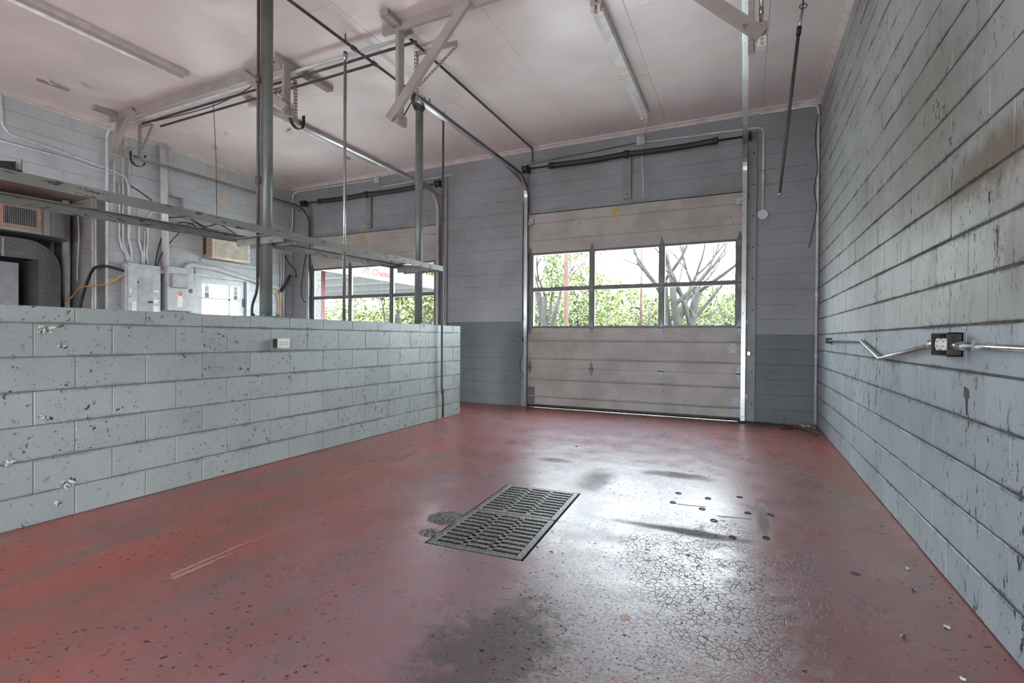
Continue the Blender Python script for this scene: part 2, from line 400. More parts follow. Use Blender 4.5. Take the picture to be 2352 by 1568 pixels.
def lay_blocks(parent, rot, place, u0, u1, z0, z1, matfn, holes=(), hg=.005, vg=.004, ch=.004, depth=.03, phase=0.0, both=False, jit=.0012, uvis=None):
    """courses of concrete block on one face; place(u, z, out) -> world position of a block centre; blocks outside uvis are joined"""
    rnd = random.Random(int(abs(u0*100))+int(z1*10)); rest = {}; count = 0
    rq = Matrix.Rotation(rot, 4, 'Z')
    zs = [z0] + [z for z in [.18+.2*k for k in range(-1, 22)] if z0+.03 < z < z1-.03] + [z1]
    for a, b in zip(zs[:-1], zs[1:]):
        k = round((b-.18)/.2); off = phase + (.2 if k % 2 else 0.0)
        us = [u0] + [x for x in [off + .4*i for i in range(-30, 30)] if u0+.04 < x < u1-.04] + [u1]
        for p, q in zip(us[:-1], us[1:]):
            segs = [(p, q, a, b)]
            for (h0, h1, k0, k1) in holes:
                ns = []
                for (s0, s1, t0, t1) in segs:
                    if h1 <= s0+1e-4 or h0 >= s1-1e-4 or k1 <= t0+1e-4 or k0 >= t1-1e-4: ns.append((s0, s1, t0, t1)); continue
                    if h0 > s0: ns.append((s0, h0, t0, t1))
                    if h1 < s1: ns.append((h1, s1, t0, t1))
                    m0, m1 = max(s0, h0), min(s1, h1)
                    if k0 > t0: ns.append((m0, m1, t0, k0))
                    if k1 < t1: ns.append((m0, m1, k1, t1))
                segs = ns
            for (s0, s1, t0, t1) in segs:
                w, h = s1-s0-vg, t1-t0-hg
                if w < .02 or h < .02: continue
                mat = matfn((t0+t1)/2)
                me = block_mesh(round(w, 3), round(h, 3), depth, ch, mat, both)
                loc = place((s0+s1)/2, (t0+t1)/2, rnd.uniform(-jit, jit))
                if uvis and not (uvis[0] < (s0+s1)/2 < uvis[1]):
                    mw = Matrix.Translation(loc) @ rq
                    rest.setdefault(mat, MB()).add([mw @ v.co for v in me.vertices], [tuple(pp.vertices) for pp in me.polygons]); continue
                o = bpy.data.objects.new('block', me); COL.objects.link(o); o.parent = parent
                o.matrix_parent_inverse = Matrix.Translation(-parent.location)
                o.location = loc; o.rotation_euler = (0, 0, rot); count += 1
    for mat, mb in rest.items():
        o = mb.build('block_courses', mat, parent); o['kind'] = 'stuff'
    return count

# floor with the drain pit cut out
GC, GR, GW, GL = Vector((-1.305, 2.83)), math.radians(3.0), .548, 1.15     # grate centre, turn, width, length
def gpt(u, v):
    c, s = math.cos(GR), math.sin(GR); return (GC.x + u*c - v*s, GC.y + u*s + v*c)
def make_floor():
    x0, x1, y0, y1 = XL-.2, XR+.2, YF-.2, YB+.2
    outer = [(x0, y0), (x1, y0), (x1, y1), (x0, y1)]; k = .012
    inner = [gpt(u, v) for (u, v) in ((-GW/2-k, -GL/2-k), (GW/2+k, -GL/2-k), (GW/2+k, GL/2+k), (-GW/2-k, GL/2+k))]
    v = [(x, y, 0) for x, y in outer+inner] + [(x, y, -.25) for x, y in outer] + [(x, y, -.25) for x, y in inner]
    f = [(i, (i+1) % 4, 4+(i+1) % 4, 4+i) for i in range(4)] + [(i, 8+i, 8+(i+1) % 4, (i+1) % 4) for i in range(4)]
    f += [(4+i, 4+(i+1) % 4, 12+(i+1) % 4, 12+i) for i in range(4)]
    o = struct(MB().add(v, f).build('floor', 'floor'), 'red painted concrete floor with bare grey worn patches and rust stains', 'floor')
    pit = MB(); q = [gpt(u, w) for (u, w) in ((-GW/2-.05, -GL/2-.05), (GW/2+.05, -GL/2-.05), (GW/2+.05, GL/2+.05), (-GW/2-.05, GL/2+.05))]
    pv = [(x, y, -.03) for x, y in q] + [(x, y, -.6) for x, y in q]
    pit.add(pv, [(i, (i+1) % 4, 4+(i+1) % 4, 4+i) for i in range(4)] + [(4, 5, 6, 7)])
    pit.build('drain_pit', 'dark', o)
    return o
make_floor()

# ceiling of painted sheets
ceil = struct(MB().box((XL-.2, YF-.2, ZC+.012), (XR+.2, YB+.2, ZC+.25)).build('ceiling', 'dark'), 'pinkish white painted sheet ceiling with flaking paint and faint seams', 'ceiling')
def sheets():
    xs = [XL]; x = -8.35
    while x < XR-.3: xs.append(x); x += 1.22
    xs.append(XR); rnd = random.Random(3)
    for i, (a, b) in enumerate(zip(xs[:-1], xs[1:])):
        ys = [YF]; y = YF + (1.22 if i % 2 else 2.44) + .35
        while y < YB-.3: ys.append(y); y += 2.44
        ys.append(YB)
        for c, d in zip(ys[:-1], ys[1:]):
            dz = rnd.uniform(-.0015, .0015)
            MB().cbox((a+.001, c+.001, ZC+dz), (b-.001, d-.001, ZC+.0125), .0018).build('ceiling_sheet', 'ceil', ceil)
sheets()

# right wall
wr = struct(MB().box((XR+.006, YF-.2, 0), (XR+.25, SIDE_FILL[0], ZC+.012)).box((XR+.006, SIDE_FILL[0], DH), (XR+.25, SIDE_FILL[1], ZC+.012)).box((XR+.006, SIDE_FILL[1], 0), (XR+.25, YB+.2, ZC+.012)).build('wall_right', 'mortar'), 'tall right wall of grey painted concrete block with stained open joints', 'wall')  # unseen opening behind the viewer is added to admit daylight
lay_blocks(wr, -R90, lambda u, z, j: Vector((XR+j, u, z)), YF, YB, 0, ZC, lambda z: 'rw_lo' if z < 1.18 else 'rw_up', hg=.010, vg=.007, ch=.003, jit=.002, uvis=(1.95, 9), phase=.15, holes=[(SIDE_FILL[0], SIDE_FILL[1], 0, DH)])

# door wall
def wall_back():
    m = MB(); y0, y1 = YB+.006, YB+.2; e = .03
    m.box((XL-.2, y0, 0), (D2[0]+e, y1, ZC+.012)); m.box((D2[1]-e, y0, 0), (D1[0]+e, y1, ZC+.012)); m.box((D1[1]-e, y0, 0), (XR, y1, ZC+.012))
    m.box((D2[0]+e, y0, DH-.03), (D2[1]-e, y1, ZC+.012)); m.box((D1[0]+e, y0, DH-.03), (D1[1]-e, y1, ZC+.012))
    w = struct(m.build('wall_back', 'mortar'), 'two-tone grey concrete block wall around the two overhead doors', 'wall')
    pl = lambda u, z, j: Vector((u, YB+j, z))
    kw = dict(hg=.0032, vg=.0003, ch=.0008, jit=.0)
    lay_blocks(w, 0, pl, D2[1]-e, D1[0]+e, 0, ZC, lambda z: 'bw_lo' if z < 1.38 else 'bw_up', **kw)
    lay_blocks(w, 0, pl, D1[1]-e, XR, 0, ZC, lambda z: 'bw_lo' if z < 1.18 else 'bw_up', **kw)
    lay_blocks(w, 0, pl, XL, D2[0]+e, 0, ZC, lambda z: 'bw_lo' if z < 1.38 else 'bw_up', **kw)
    for (a, b) in (D2, D1): lay_blocks(w, 0, pl, a+e, b-e, DH-.03, ZC, lambda z: 'bw_up', **kw)
    return w
wb = wall_back()

# left wall with the wide alcove opening and a glazed door
P3 = (5.42, 6.44, 2.19); AO = (.4, 4.115, 3.22)
def wall_left():
    m = MB(); x0, x1 = XL-.2, XL-.006
    m.box((x0, YF-.2, 0), (x1, SIDE_FILL[0], ZC+.012)); m.box((x0, SIDE_FILL[0], DH), (x1, SIDE_FILL[1], ZC+.012)); m.box((x0, SIDE_FILL[1], 0), (x1, AO[0], ZC+.012)); m.box((x0, AO[0], AO[2]), (x1, AO[1], ZC+.012))  # gap out of view at the rear end, added as a daylight source
    m.box((x0, AO[1], 0), (x1, P3[0], ZC+.012)); m.box((x0, P3[0], P3[2]), (x1, P3[1], ZC+.012)); m.box((x0, P3[1], 0), (x1, YB+.01, ZC+.012))
    w = struct(m.build('wall_left', 'mortar_l'), 'pale blue grey concrete block wall with electrical panels and alcove opening', 'wall')
    pl = lambda u, z, j: Vector((XL+j, u, z)); kw = dict(hg=.0035, vg=.0007, ch=.0015, jit=.0)
    lay_blocks(w, R90, pl, AO[1], YB, 0, ZC, lambda z: 'lf', holes=[(P3[0], P3[1], 0, P3[2])], **kw)
    lay_blocks(w, R90, pl, AO[0], AO[1], AO[2], ZC, lambda z: 'lf', uvis=(1.6, 9), **kw)
    return w
wl = wall_left()

# wall behind the camera
def wall_front():
    m = MB(); y0, y1 = YF-.2, YF
    m.box((XL-.2, y0, 0), (D2[0], y1, ZC+.012)); m.box((D2[1], y0, 0), (D1[0], y1, ZC+.012)); m.box((D1[1], y0, 0), (XR, y1, ZC+.012))
    m.box((D2[0], y0, REAR_FILL_H), (D2[1], y1, ZC+.012)); m.box((D1[0], y0, REAR_FILL_H), (D1[1], y1, ZC+.012))
    struct(m.build('wall_front', 'bw_up'), 'grey block wall behind the viewer with two low openings added for daylight', 'wall')
wall_front()

# low dividing wall
wlow = struct(MB().box((XW-WT+.006, -1.5, 0), (XW-.006, 6.235, ZW-.006)).build('wall_partition', 'mortar_l'), 'waist-high grey green concrete block wall dividing the two bays', 'wall')
lay_blocks(wlow, R90, lambda u, z, j: Vector((XW+j, u, z)), -1.5, 6.241, 0, ZW, lambda z: 'lw', hg=.006, vg=.003, ch=.003, depth=WT, both=True, jit=.0015, phase=.04, uvis=(1.0, 9))
def spall(cx, cz, rad, seed):
    r = random.Random(seed); n = 17; pts = []
    for i in range(n):
        a = 2*math.pi*i/n; k = rad*r.uniform(.25, 1.15); pts.append((XW+.003, cx+math.cos(a)*k*1.15, cz+math.sin(a)*k*.75))
    v = [(XW+.006, cx, cz)] + pts + [(XW-.004, p[1]*1.0+(p[1]-cx)*.15, p[2]+(p[2]-cz)*.15) for p in pts]
    f = [(0, 1+i, 1+(i+1) % n) for i in range(n)] + [(1+i, 1+n+i, 1+n+(i+1) % n, 1+(i+1) % n) for i in range(n)]
    o = MB().add(v, f).build('spalled_patch', 'spall', wlow)
    o['label'] = 'broken patch of bare white block'
for (px, pz, rad, sd) in ((1.496, 1.141, 0.045, 1), (1.573, 1.042, 0.022, 2), (1.612, 0.207, 0.050, 3), (1.486, 0.624, 0.025, 4), (1.881, 0.620, 0.025, 5), (1.333, 0.390, 0.025, 6), (1.548, 0.097, 0.030, 7)): spall(px, pz, rad, sd)

# ceiling mouldings
def cove(name, pts, label):
    struct(MB().prism(*pts).build(name, 'trim'), label, 'trim')
cv = [(0, 0), (-.055, 0), (-.05, -.012), (-.02, -.03), (-.008, -.05), (0, -.055)]
cove('trim_1', ([(YB+a, ZC+b) for a, b in cv], 0, XL, XR), 'pinkish moulding between ceiling and door wall')
cove('trim_2', ([(XR+a, ZC+b) for a, b in cv], 1, YF, YB-.05), 'pinkish moulding along the top of the right wall')
cove('trim_3', ([(XL-a, ZC+b) for a, b in cv], 1, YF, YB-.05), 'pinkish moulding along the top of the left wall')

# alcove beyond the left wall
def alcove():
    ya, x0 = 4.20, -11.4
    w = struct(MB().box((x0, ya+.006, 0), (XL-.2, ya+.2, 3.3)).build('wall_alcove_end', 'al'), 'grey block end wall of the alcove behind the pipes', 'wall')
    lay_blocks(w, 0, lambda u, z, j: Vector((u, ya+j, z)), x0, XL-.2, 0, 3.22, lambda z: 'al', hg=.006, vg=.002, ch=.003, jit=.0005)
    struct(MB().box((x0-.2, -.5, 0), (x0, ya+.2, 3.3)).build('wall_alcove_far', 'al'), 'dark far wall inside the alcove', 'wall')
    struct(MB().box((x0, -.5, 0), (XL-.2, -.3, 3.3)).build('wall_alcove_near', 'al'), 'alcove side wall out of sight beyond the picture edge', 'wall')
    struct(MB().box((x0, -.5, 3.22), (XL-.006, ya+.2, 3.4)).build('ceiling_alcove', 'pink'), 'low dusty pink ceiling of the alcove', 'ceiling')
    struct(MB().box((x0-.2, -.5, -.2), (XL-.2, ya+.2, 0)).build('floor_alcove', 'floor_side'), 'concrete floor of the alcove', 'floor')
alcove()

# ------------------------------------------------------------------ overhead doors
def hinge(parent, x, y, z, roller=False):
    m = MB(); w, h, t = .031, .105, .004
    for sg in (1, -1):
        pr = [(-w, .006), (w, .006), (w*.92, .03), (w*.28, h-.01), (0, h), (-w*.28, h-.01), (-w*.92, .03)]
        pr = [(a, b*sg) for a, b in pr]
        v = [(x+a, y-t, z+b) for a, b in pr] + [(x+a, y, z+b) for a, b in pr]; n = len(pr)
        m.add(v, [tuple(range(n)), tuple(range(n, 2*n))] + [(i, (i+1) % n, n+(i+1) % n, n+i) for i in range(n)])
        for (a, b) in ((-.014, .035), (.014, .035), (0, .07)): m.cyl((x+a, y-t-.004, z+b*sg), (x+a, y-t, z+b*sg), .006, 6)
    m.cyl((x-w*1.1, y-.012, z), (x+w*1.1, y-.012, z), .009, 8)
    return m.build('hinge', 'hinge', parent)

def overhead_door(name, a, b, label, seed, lock_right):
    y = YB-.045; t = .045
    d = struct(bpy.data.objects.new(name, None), label, 'garage door'); COL.objects.link(d); d.location = ((a+b)/2, y, 0)
    J = [.006, .645, 1.275, 1.89, 2.475, DH]
    def ribbed(z0, z1, ribs):
        pr = [(y+t, z0), (y+.004, z0), (y, z0+.004)]
        for r in ribs: pr += [(y, r-.024), (y-.016, r-.010), (y-.018, r+.002), (y, r+.006)]
        pr += [(y, z1-.004), (y+.004, z1), (y+t, z1)]
        return MB().prism(pr, 0, a, b).build('door_section', 'door', d)
    s1 = ribbed(J[0]+.045, J[1], (.19, .468)); s2 = ribbed(J[1], J[2], (.80, 1.085)); s5 = ribbed(J[4], J[5], (2.69, 2.965))
    MB().prism([(y+.01, J[0]), (y-.006, J[0]), (y-.012, J[0]+.02), (y-.006, J[0]+.045), (y+.03, J[0]+.045), (y+.03, J[0])], 0, a, b).build('bottom_seal', 'black', d)
    mx = [a+.105, a+(b-a)*.337, a+(b-a)*.663, b-.105]
    for (z0, z1) in ((J[2], J[3]), (J[3], J[4])):
        rb = .031
        fr = MB(); fr.box((a, y, z0), (a+.10, y+t, z1)); fr.box((b-.10, y, z0), (b, y+t, z1))
        fr.box((a+.10, y, z0), (b-.10, y+t, z0+rb)); fr.box((a+.10, y, z1-rb), (b-.10, y+t, z1))
        f = fr.build('window_section', 'frame', d)
        for x in mx[1:3]: MB().cbox((x-.045, y-.002, z0+rb-.004), (x+.045, y+t-.004, z1-rb+.004), .004).build('mullion', 'frame', f)
        xs = [a+.10] + [v for x in mx[1:3] for v in (x-.045, x+.045)] + [b-.10]
        for k in range(3): MB().box((xs[2*k]-.006, y+.02, z0+rb-.006), (xs[2*k+1]+.006, y+.024, z1-rb+.006)).build('pane', 'glass', f)
    hx = [a+.045, mx[1], mx[2], b-.045]
    for z in J[1:5]:
        for x in hx: hinge(d, x, y-.0005, z)
    for (x, sg) in ((a, 1), (b, -1)):                       # bottom corner brackets and top roller carriers
        m = MB().box((x, y-.004, .06), (x+sg*.135, y, .33)) if sg > 0 else MB().box((x+sg*.135, y-.004, .06), (x, y, .33))
        for (u, v) in ((.03, .10), (.10, .10), (.03, .20), (.10, .17), (.07, .27), (.10, .30)): m.cyl((x+sg*u, y-.011, v), (x+sg*u, y-.004, v), .008, 6)
        m.build('corner_bracket', 'hinge', d)
        m = MB().beam((x+sg*.01, y-.02, 2.985), (x+sg*.10, y-.02, 2.985), .03, .075); m.beam((x-sg*.03, y-.03, 2.95), (x+sg*.09, y-.03, 2.93), .05, .012)
        m.cyl((x-sg*.05, y-.03, 2.97), (x+sg*.05, y-.03, 2.97), .009, 8); m.build('roller_carrier', 'galv', d)
    cx = a+(b-a)*.452
    for (z, h) in ((3.0, .045), (2.895, .04)):
        o = MB().box((cx-.04, y-.0022, z), (cx+.045, y-.0002, z+h*1.7)).build('sticker', 'yellow', s5); o['label'] = 'weathered yellow label remnant'
    if lock_right:
        k = MB().box((b-.155, y-.014, .93), (b-.075, y, 1.06)); k.box((b-.185, y-.03, .975), (b+.03, y-.014, 1.0)); k.box((b-.19, y-.045, .97), (b-.165, y-.014, 1.005))
        for (u, v) in ((-.14, .945), (-.09, .945), (-.14, 1.045), (-.09, 1.045)): k.cyl((b+u, y-.02, v), (b+u, y-.012, v), .007, 6)
        k.build('slide_bolt', 'hinge', d)
        h = MB()
        for (u, v) in ((0, .045), (-.045, 0), (.045, 0)): h.cyl((cx-.02+u, y-.0035, .275+v), (cx-.02+u, y-.0003, .275+v), .011, 10)
        h.build('bolt_holes_plug', 'white', s1)
    return d
door1 = overhead_door('door_1', D1[0], D1[1], 'wide grey sectional overhead door with six panes beside the right wall', 1, True)
door2 = overhead_door('door_2', D2[0], D2[1], 'sectional overhead door with six panes behind the low wall', 2, False)

# jamb boards and header angle
tn = 4
for (a, b, nm) in ((D1[0], D1[1], 'right'), (D2[0], D2[1], 'left')):
    for (x0, x1, sd) in ((a-.115, a-.012, 'left'), (b+.012, b+.155, 'right')):
        m = MB().cbox((x0, YB-.034, 0), (x1, YB-.001, 3.90), .004)
        o = struct(m.build('trim_%d' % tn, 'jamb'), 'grey jamb board on the %s side of the %s overhead door' % (sd, nm), 'trim'); tn += 1
        for k in range(9):
            z = .25 + k*.42; xb = x0+.045 if sd == 'left' else x1-.04
            MB().cyl((xb, YB-.044, z), (xb, YB-.034, z), .011, 6).build('bolt', 'dark', o)
    m = MB().prism([(YB-.05, DH+.012), (YB-.001, DH+.012), (YB-.001, DH+.085), (YB-.008, DH+.085), (YB-.010, DH+.02), (YB-.05, DH+.02)], 0, a+.03, b-.0)
    struct(m.build('trim_%d' % tn, 'jamb'), 'painted steel angle across the top of the %s overhead door' % nm, 'trim'); tn += 1

# ------------------------------------------------------------------ door tracks, springs
def sweep_yz(x, path, prof):
    """profile (dx, dn) swept along a path in the plane x"""
    P = [Vector((0, p[0], p[1])) for p in path]; m = len(P); n = len(prof); v = []
    for i, p in enumerate(P):
        t = (P[min(i+1, m-1)]-P[max(i-1, 0)]).normalized(); nr = Vector((0, -t.z, t.y))
        for (dx, dn) in prof: v.append(Vector((x+dx, 0, 0)) + p + nr*dn)
    f = [(i*n+k, i*n+(k+1) % n, (i+1)*n+(k+1) % n, (i+1)*n+k) for i in range(m-1) for k in range(n)] + [tuple(range(n)), tuple((m-1)*n+k for k in range(n))]
    return MB().add(v, f)
def track(x, sg, yend, zt, label, ustrap=True):
    """sg: side the channel opens to"""
    r = .36; yv = YB-.085
    C = [(-.004*sg, -.027), (.05*sg, -.027), (.05*sg, -.018), (.046*sg, -.018), (.046*sg, -.0235), (0, -.0235), (0, .0235), (.046*sg, .0235), (.046*sg, .018), (.05*sg, .018), (.05*sg, .027), (-.004*sg, .027)]
    t = thing('door_track', label, 'door track', (x, yv, 0))
    sweep_yz(x, [(yv, .015), (yv, zt-r)], C).build('vertical_track', 'galv', t)
    arc = [(yv-r+r*math.cos(k/10*R90), zt-r+r*math.sin(k/10*R90)) for k in range(11)]
    sweep_yz(x, arc, C).build('curved_track', 'galv', t)
    sweep_yz(x, [(yv-r, zt), (yend, zt)], C).build('horizontal_track', 'galv', t)
    MB().beam((x-.012*sg, yv-r-.35, zt+.005), (x-.012*sg, yv+.035, zt-.10), .006, .045).build('support_angle', 'galv', t)
    for z in (.35, 1.35, 2.35, 3.05): MB().box((min(x, x-.03*sg)-.012, yv+.02, z-.03), (max(x, x-.03*sg)+.008, YB-.035, z+.03)).build('wall_bracket', 'hinge', t)
    if ustrap:
        y0, y1 = yend-.02, yend+.17; zb, zz = zt-.10, zt+.09; rr = (y1-y0)/2
        path = [(y0, zz)] + [((y0+y1)/2-rr*math.cos(k/10*math.pi), zb+rr-rr*math.sin(k/10*math.pi)) for k in range(11)] + [(y1, zz)]
        sweep_yz(x-.03*sg, path, [(-.022, -.004), (.022, -.004), (.022, .004), (-.022, .004)]).build('end_stop_strap', 'dark', t)
    return t
track(D1[0]-.035, 1, 4.42, 3.68, 'galvanised door track curving up left of the right overhead door')
track(D1[1]+.03, -1, 4.02, 3.68, 'galvanised door track running overhead beside the right wall', False)
track(D2[0]-.035, 1, 4.19, 3.68, 'galvanised door track along the left wall above the panels')
track(D2[1]+.03, -1, 4.20, 3.68, 'galvanised door track passing behind the far steel column')

def springs(a, b, zs, label, s):
    y = YB-.105
    t = thing('torsion_spring_assembly', label, 'door spring', ((a+b)/2, y, zs)); L = b-a; cx = a+L*.502
    MB().cyl((a-.06, y, zs), (b+.06, y, zs), .0125, 12).build('shaft', 'dark', t)
    for (s0, s1, nm) in ((a+.42, cx-.02, 0), (cx+.03, b-.37, 1)):
        pts = []; rs = []; n = 150
        for i in range(n+1):
            q = i/n; sag = -.014*math.sin(math.pi*q); pts.append((s0+(s1-s0)*q, y, zs+sag)); rs.append(.039 + (.005 if i % 2 else 0))
        sp = MB().tube(pts, rs, 14).build('spring', 'dark', t)
        e = s0 if nm == 0 else s1
        MB().cyl((e-.03, y, zs), (e+.03, y, zs), .050, 14).build('winding_cone', 'dark', t)
    for x in (a-.02, b+.01):
        pts = [(x-.045, y, zs), (x-.04, y, zs), (x-.035, y, zs), (x+.03, y, zs), (x+.04, y, zs), (x+.045, y, zs)]
        MB().tube(pts, [.03, .065, .05, .053, .066, .03], 18).build('cable_drum', 'dark', t)
        MB().box((x+.055, y-.03, zs-.06), (x+.060, YB-.03, zs+.05)).build('bearing_plate', 'dark', t)
    m = MB().box((cx-.004, y-.03, zs-.055), (cx+.004, YB-.05, zs+.045)); m.cyl((cx-.03, y, zs), (cx+.03, y, zs), .056, 14); m.build('center_bracket', 'dark', t)
    MB().cbox((cx-.062, YB-.052, DH+.09), (cx+.062, YB-.002, zs+.07), .004).build('anchor_board', 'jamb', t)
    w = MB().cyl((cx, YB-.060, DH+.15), (cx, YB-.052, DH+.15), .02, 16); w.cyl((cx, YB-.064, DH+.15), (cx, YB-.060, DH+.15), .009, 8); w.build('washer', 'hinge', t)
    return t
springs(D1[0]-.01, D1[1]+.01, 3.825, 'black torsion springs on a shaft above the right overhead door', 1)
springs(D2[0]-.12, D2[1]+.0, 3.805, 'black torsion springs on a shaft above the left overhead door', 2)

# ------------------------------------------------------------------ wooden track hangers
def perf(p0, p1, up, parent):
    """slotted angle: two perforated flanges"""
    p0, p1 = Vector(p0), Vector(p1); d = p1-p0; L = d.length; t = d/L; a = t.cross(Vector(up)).normalized(); b = a.cross(t); m = MB(); w = .032
    for (n1, n2) in ((a, b), (b, a)):
        for e in (0, w-.009): 
            q = n1*(e+.0045); m.beam(p0+q, p1+q, .009 if True else 0, .0025, tuple(n2))
        k = int(L/.038)
        for i in range(k+1):
            c = p0 + t*(i*L/k) + n1*(w/2); m.beam(c-t*.008, c+t*.008, w-.01, .0025, tuple(n2))
    return m.build('slotted_angle', 'galv' if parent is None else 'wood', parent)
def hanger(label, xp, zb, sg, xt, yt, blk, reach, zt=3.7):
    """xp post x, zb post bottom, sg direction of the brace, xt/yt track end, blk ceiling block y range"""
    t = thing('track_hanger', label, 'door track hanger', (xp, 3.97, ZC))
    MB().cbox((xp-.02, 3.92, zb), (xp+.02, 4.01, ZC-.04), .003).build('post', 'wood', t)
    MB().beam((xp-sg*.07, 3.90, zb+.04), (xp+sg*reach, 3.90, ZC-.045), .04, .09, (0, 0, 1)).build('brace', 'wood', t)
    MB().cbox((xp-.05, blk[0], ZC-.06), (xp+.045, blk[1], ZC-.001), .003).build('ceiling_block', 'wood', t)
    MB().cbox((xp-.02, 4.012, zb+.0), (xp+.025, 4.055, zb+.10), .003).build('cleat', 'wood', t)
    y = yt+.06
    perf((xt-sg*.0, y, zt-.04), (xt, y, ZC-.02), (0, 1, 0), t)
    perf((xt, y, ZC-.05), (xt+sg*reach*.62, y, ZC-.05), (0, 1, 0), t)
    perf((xt+sg*reach*.60, y+.01, ZC-.06), (xt+sg*.02, y+.01, zt+.12), (0, 1, 0), t)
    MB().cyl((xp+.02, 3.98, zb+.06), (xt, yt+.04, zt), .006, 8).build('hanger_bolt', 'dark', t)
    return t
hanger('short wooden track hanger with white slotted brace by the left wall', -7.90, 3.62, 1, D2[0]-.02, 4.20, (3.66, 4.10), .45)
hanger('wooden track hanger with long ceiling block right of the near steel column', -4.655, 3.585, -1, D2[1]+.02, 4.22, (3.78, 4.62), .62)
hanger('large wooden track hanger with long slanting brace near picture top centre', -3.09, 3.20, 1, D1[0]-.02, 4.34, (3.72, 4.12), .80)
hanger('wooden track hanger with slanting brace and outlet box at top right', .025, 3.20, -1, D1[1]+.035, 4.10, (3.72, 4.12), .86)
tag(MB().cbox((-8.10, 3.925, ZC-.088), (-4.70, 3.965, ZC-.001), .003).build('ceiling_batten', 'wood', None, (-6.4, 3.945, ZC)), 'painted wooden batten on ceiling joining the two left hangers', 'batten')
tag(MB().cbox((-3.28, 3.925, ZC-.088), (.12, 3.965, ZC-.001), .003).build('ceiling_batten', 'wood', None, (-1.6, 3.945, ZC)), 'painted wooden batten on ceiling joining the two right hangers', 'batten')

# ------------------------------------------------------------------ steel columns and the pipe rack on the low wall
XC = XW-.10
def column(y, r, label):
    t = thing('steel_column', label, 'column', (XC, y, ZW))
    MB().tube([(XC, y, ZW+.008), (XC, y, ZC-.01)], r, 28).build('shaft', 'col', t)
    MB().cbox((XC-.09, y-.09, ZW-.0), (XC+.09, y+.09, ZW+.010), .002).build('base_plate', 'col', t)
    for (a, b) in ((-1, -1), (1, -1), (1, 1), (-1, 1)): MB().cyl((XC+a*.07, y+b*.07, ZW+.01), (XC+a*.07, y+b*.07, ZW+.028), .012, 6).build('anchor_bolt', 'hinge', t)
    MB().cbox((XC-.09, y-.09, ZC-.012), (XC+.09, y+.09, ZC-.001), .002).build('cap_plate', 'col', t)
    return t
column(3.07, .052, 'thick grey steel column standing on the low wall, nearer of two')
column(5.345, .050, 'grey steel column standing on the far end of the low wall')
def rack():
    z = 1.955; xn, xf = XW+.20, XC-.30
    t = thing('pipe_rack', 'long peeling steel angle rack carried by the two columns above the low wall', 'rack', (XC, 3.07, z))
    for (x, sg) in ((xn, 1), (xf, -1)):
        pr = [(x-.03*sg, z+.028), (x+.03*sg, z+.028), (x+.03*sg, z-.034), (x+.025*sg, z-.034), (x+.025*sg, z+.022), (x-.03*sg, z+.022)]
        m = MB().prism([(p[0], p[1]) for p in pr], 1, -1.6, 5.40); k = .011 if sg > 0 else .024
        m.v = [(vx, vy, vz+k*(vy-1.4)) for vx, vy, vz in m.v]; m.build('rail', 'rail_paint', t)
    for y in (3.07, 5.345):
        for sg in (-1, 1):
            yy = y + sg*.062
            pr = [(yy, z+.02), (yy+sg*.045, z+.02), (yy+sg*.045, z+.014), (yy+sg*.006, z+.014), (yy+sg*.006, z-.045), (yy, z-.045)]
            z9 = .017*(y-1.4); pr = [(p[0], p[1]+z9-.022) for p in pr]
            MB().prism(pr, 0, xf+.01, xn-.01).build('cross_arm', 'rail_paint', t)
    MB().beam((xf-.03, 5.406, z+.092), (xn+.03, 5.406, z+.040), .012, .066).build('end_bar', 'rail_paint', t)
    return t
rack()
b = thing('shelf_bracket', 'dark triangular steel bracket on the rack rail at left picture edge', 'bracket', (XW+.2, 1.30, 1.985))
pr = [(1.05, 1.984), (1.305, 1.984), (1.30, 2.045)]
m = MB().prism(pr, 0, XW+.17, XW+.176); m.build('web', 'dark', b)
MB().box((XW+.17, 1.05, 1.984), (XW+.235, 1.305, 1.99)).build('foot', 'dark', b)
MB().box((XW+.17, 1.298, 1.984), (XW+.235, 1.305, 2.05)).build('upright', 'rail_paint', b)

# conduit beside the near column, with a cable tail
t = thing('column_conduit', 'thin dark conduit strapped to the left side of the near column', 'conduit', (XC-.02, 2.985, ZC))
xq, yq = XC-.005, 2.99
MB().tube([(xq, yq, ZC-.01), (xq, yq, 1.62)], .013, 10).build('pipe', 'rust_pipe', t)
for z in (2.47, 3.35): MB().cyl((xq, yq, z-.03), (xq, yq, z+.03), .020, 10).build('coupling', 'rust_pipe', t)
MB().tube(smooth_path([(xq, yq, 1.63), (xq, yq-.01, 1.50), (xq, yq-.05, 1.38), (xq, yq-.055, 1.29)]), .011, 8).build('cable_tail', 'black', t)

# ------------------------------------------------------------------ pipes and conduits overhead
pipe('drop_pipe', [(XC, 4.02, ZW-.0), (XC, 4.02, 4.10)], .016, 'steel', 'thin vertical pipe dropping from ceiling conduit to the low wall', 'pipe', 0, couplings=[((XC, 4.02, 4.02), (XC, 4.02, 4.12))])
t = thing('air_line', 'dark air pipe hung from ceiling and dropping in front of the low wall end', 'pipe', (XW+.05, 5.67, 0))
xa = XW+.055; za = 4.10
MB().tube(fillet([(xa, -1.0, za), (xa, 5.67, za), (xa, 5.67, .45), (xa, 5.70, .30), (xa, 5.70, .03)], .05), .015, 10).build('pipe', 'rust_pipe', t)
for y in (3.98, 4.30, 5.20): MB().cyl((xa, y-.03, za), (xa, y+.03, za), .023, 10).build('coupling', 'rust_pipe', t)
MB().cyl((xa, 5.67, 4.02), (xa, 5.67, 4.13), .023, 10).build('elbow', 'rust_pipe', t)
MB().cyl((xa, 5.69, .36), (xa, 5.69, .42), .021, 10).build('coupling', 'rust_pipe', t)
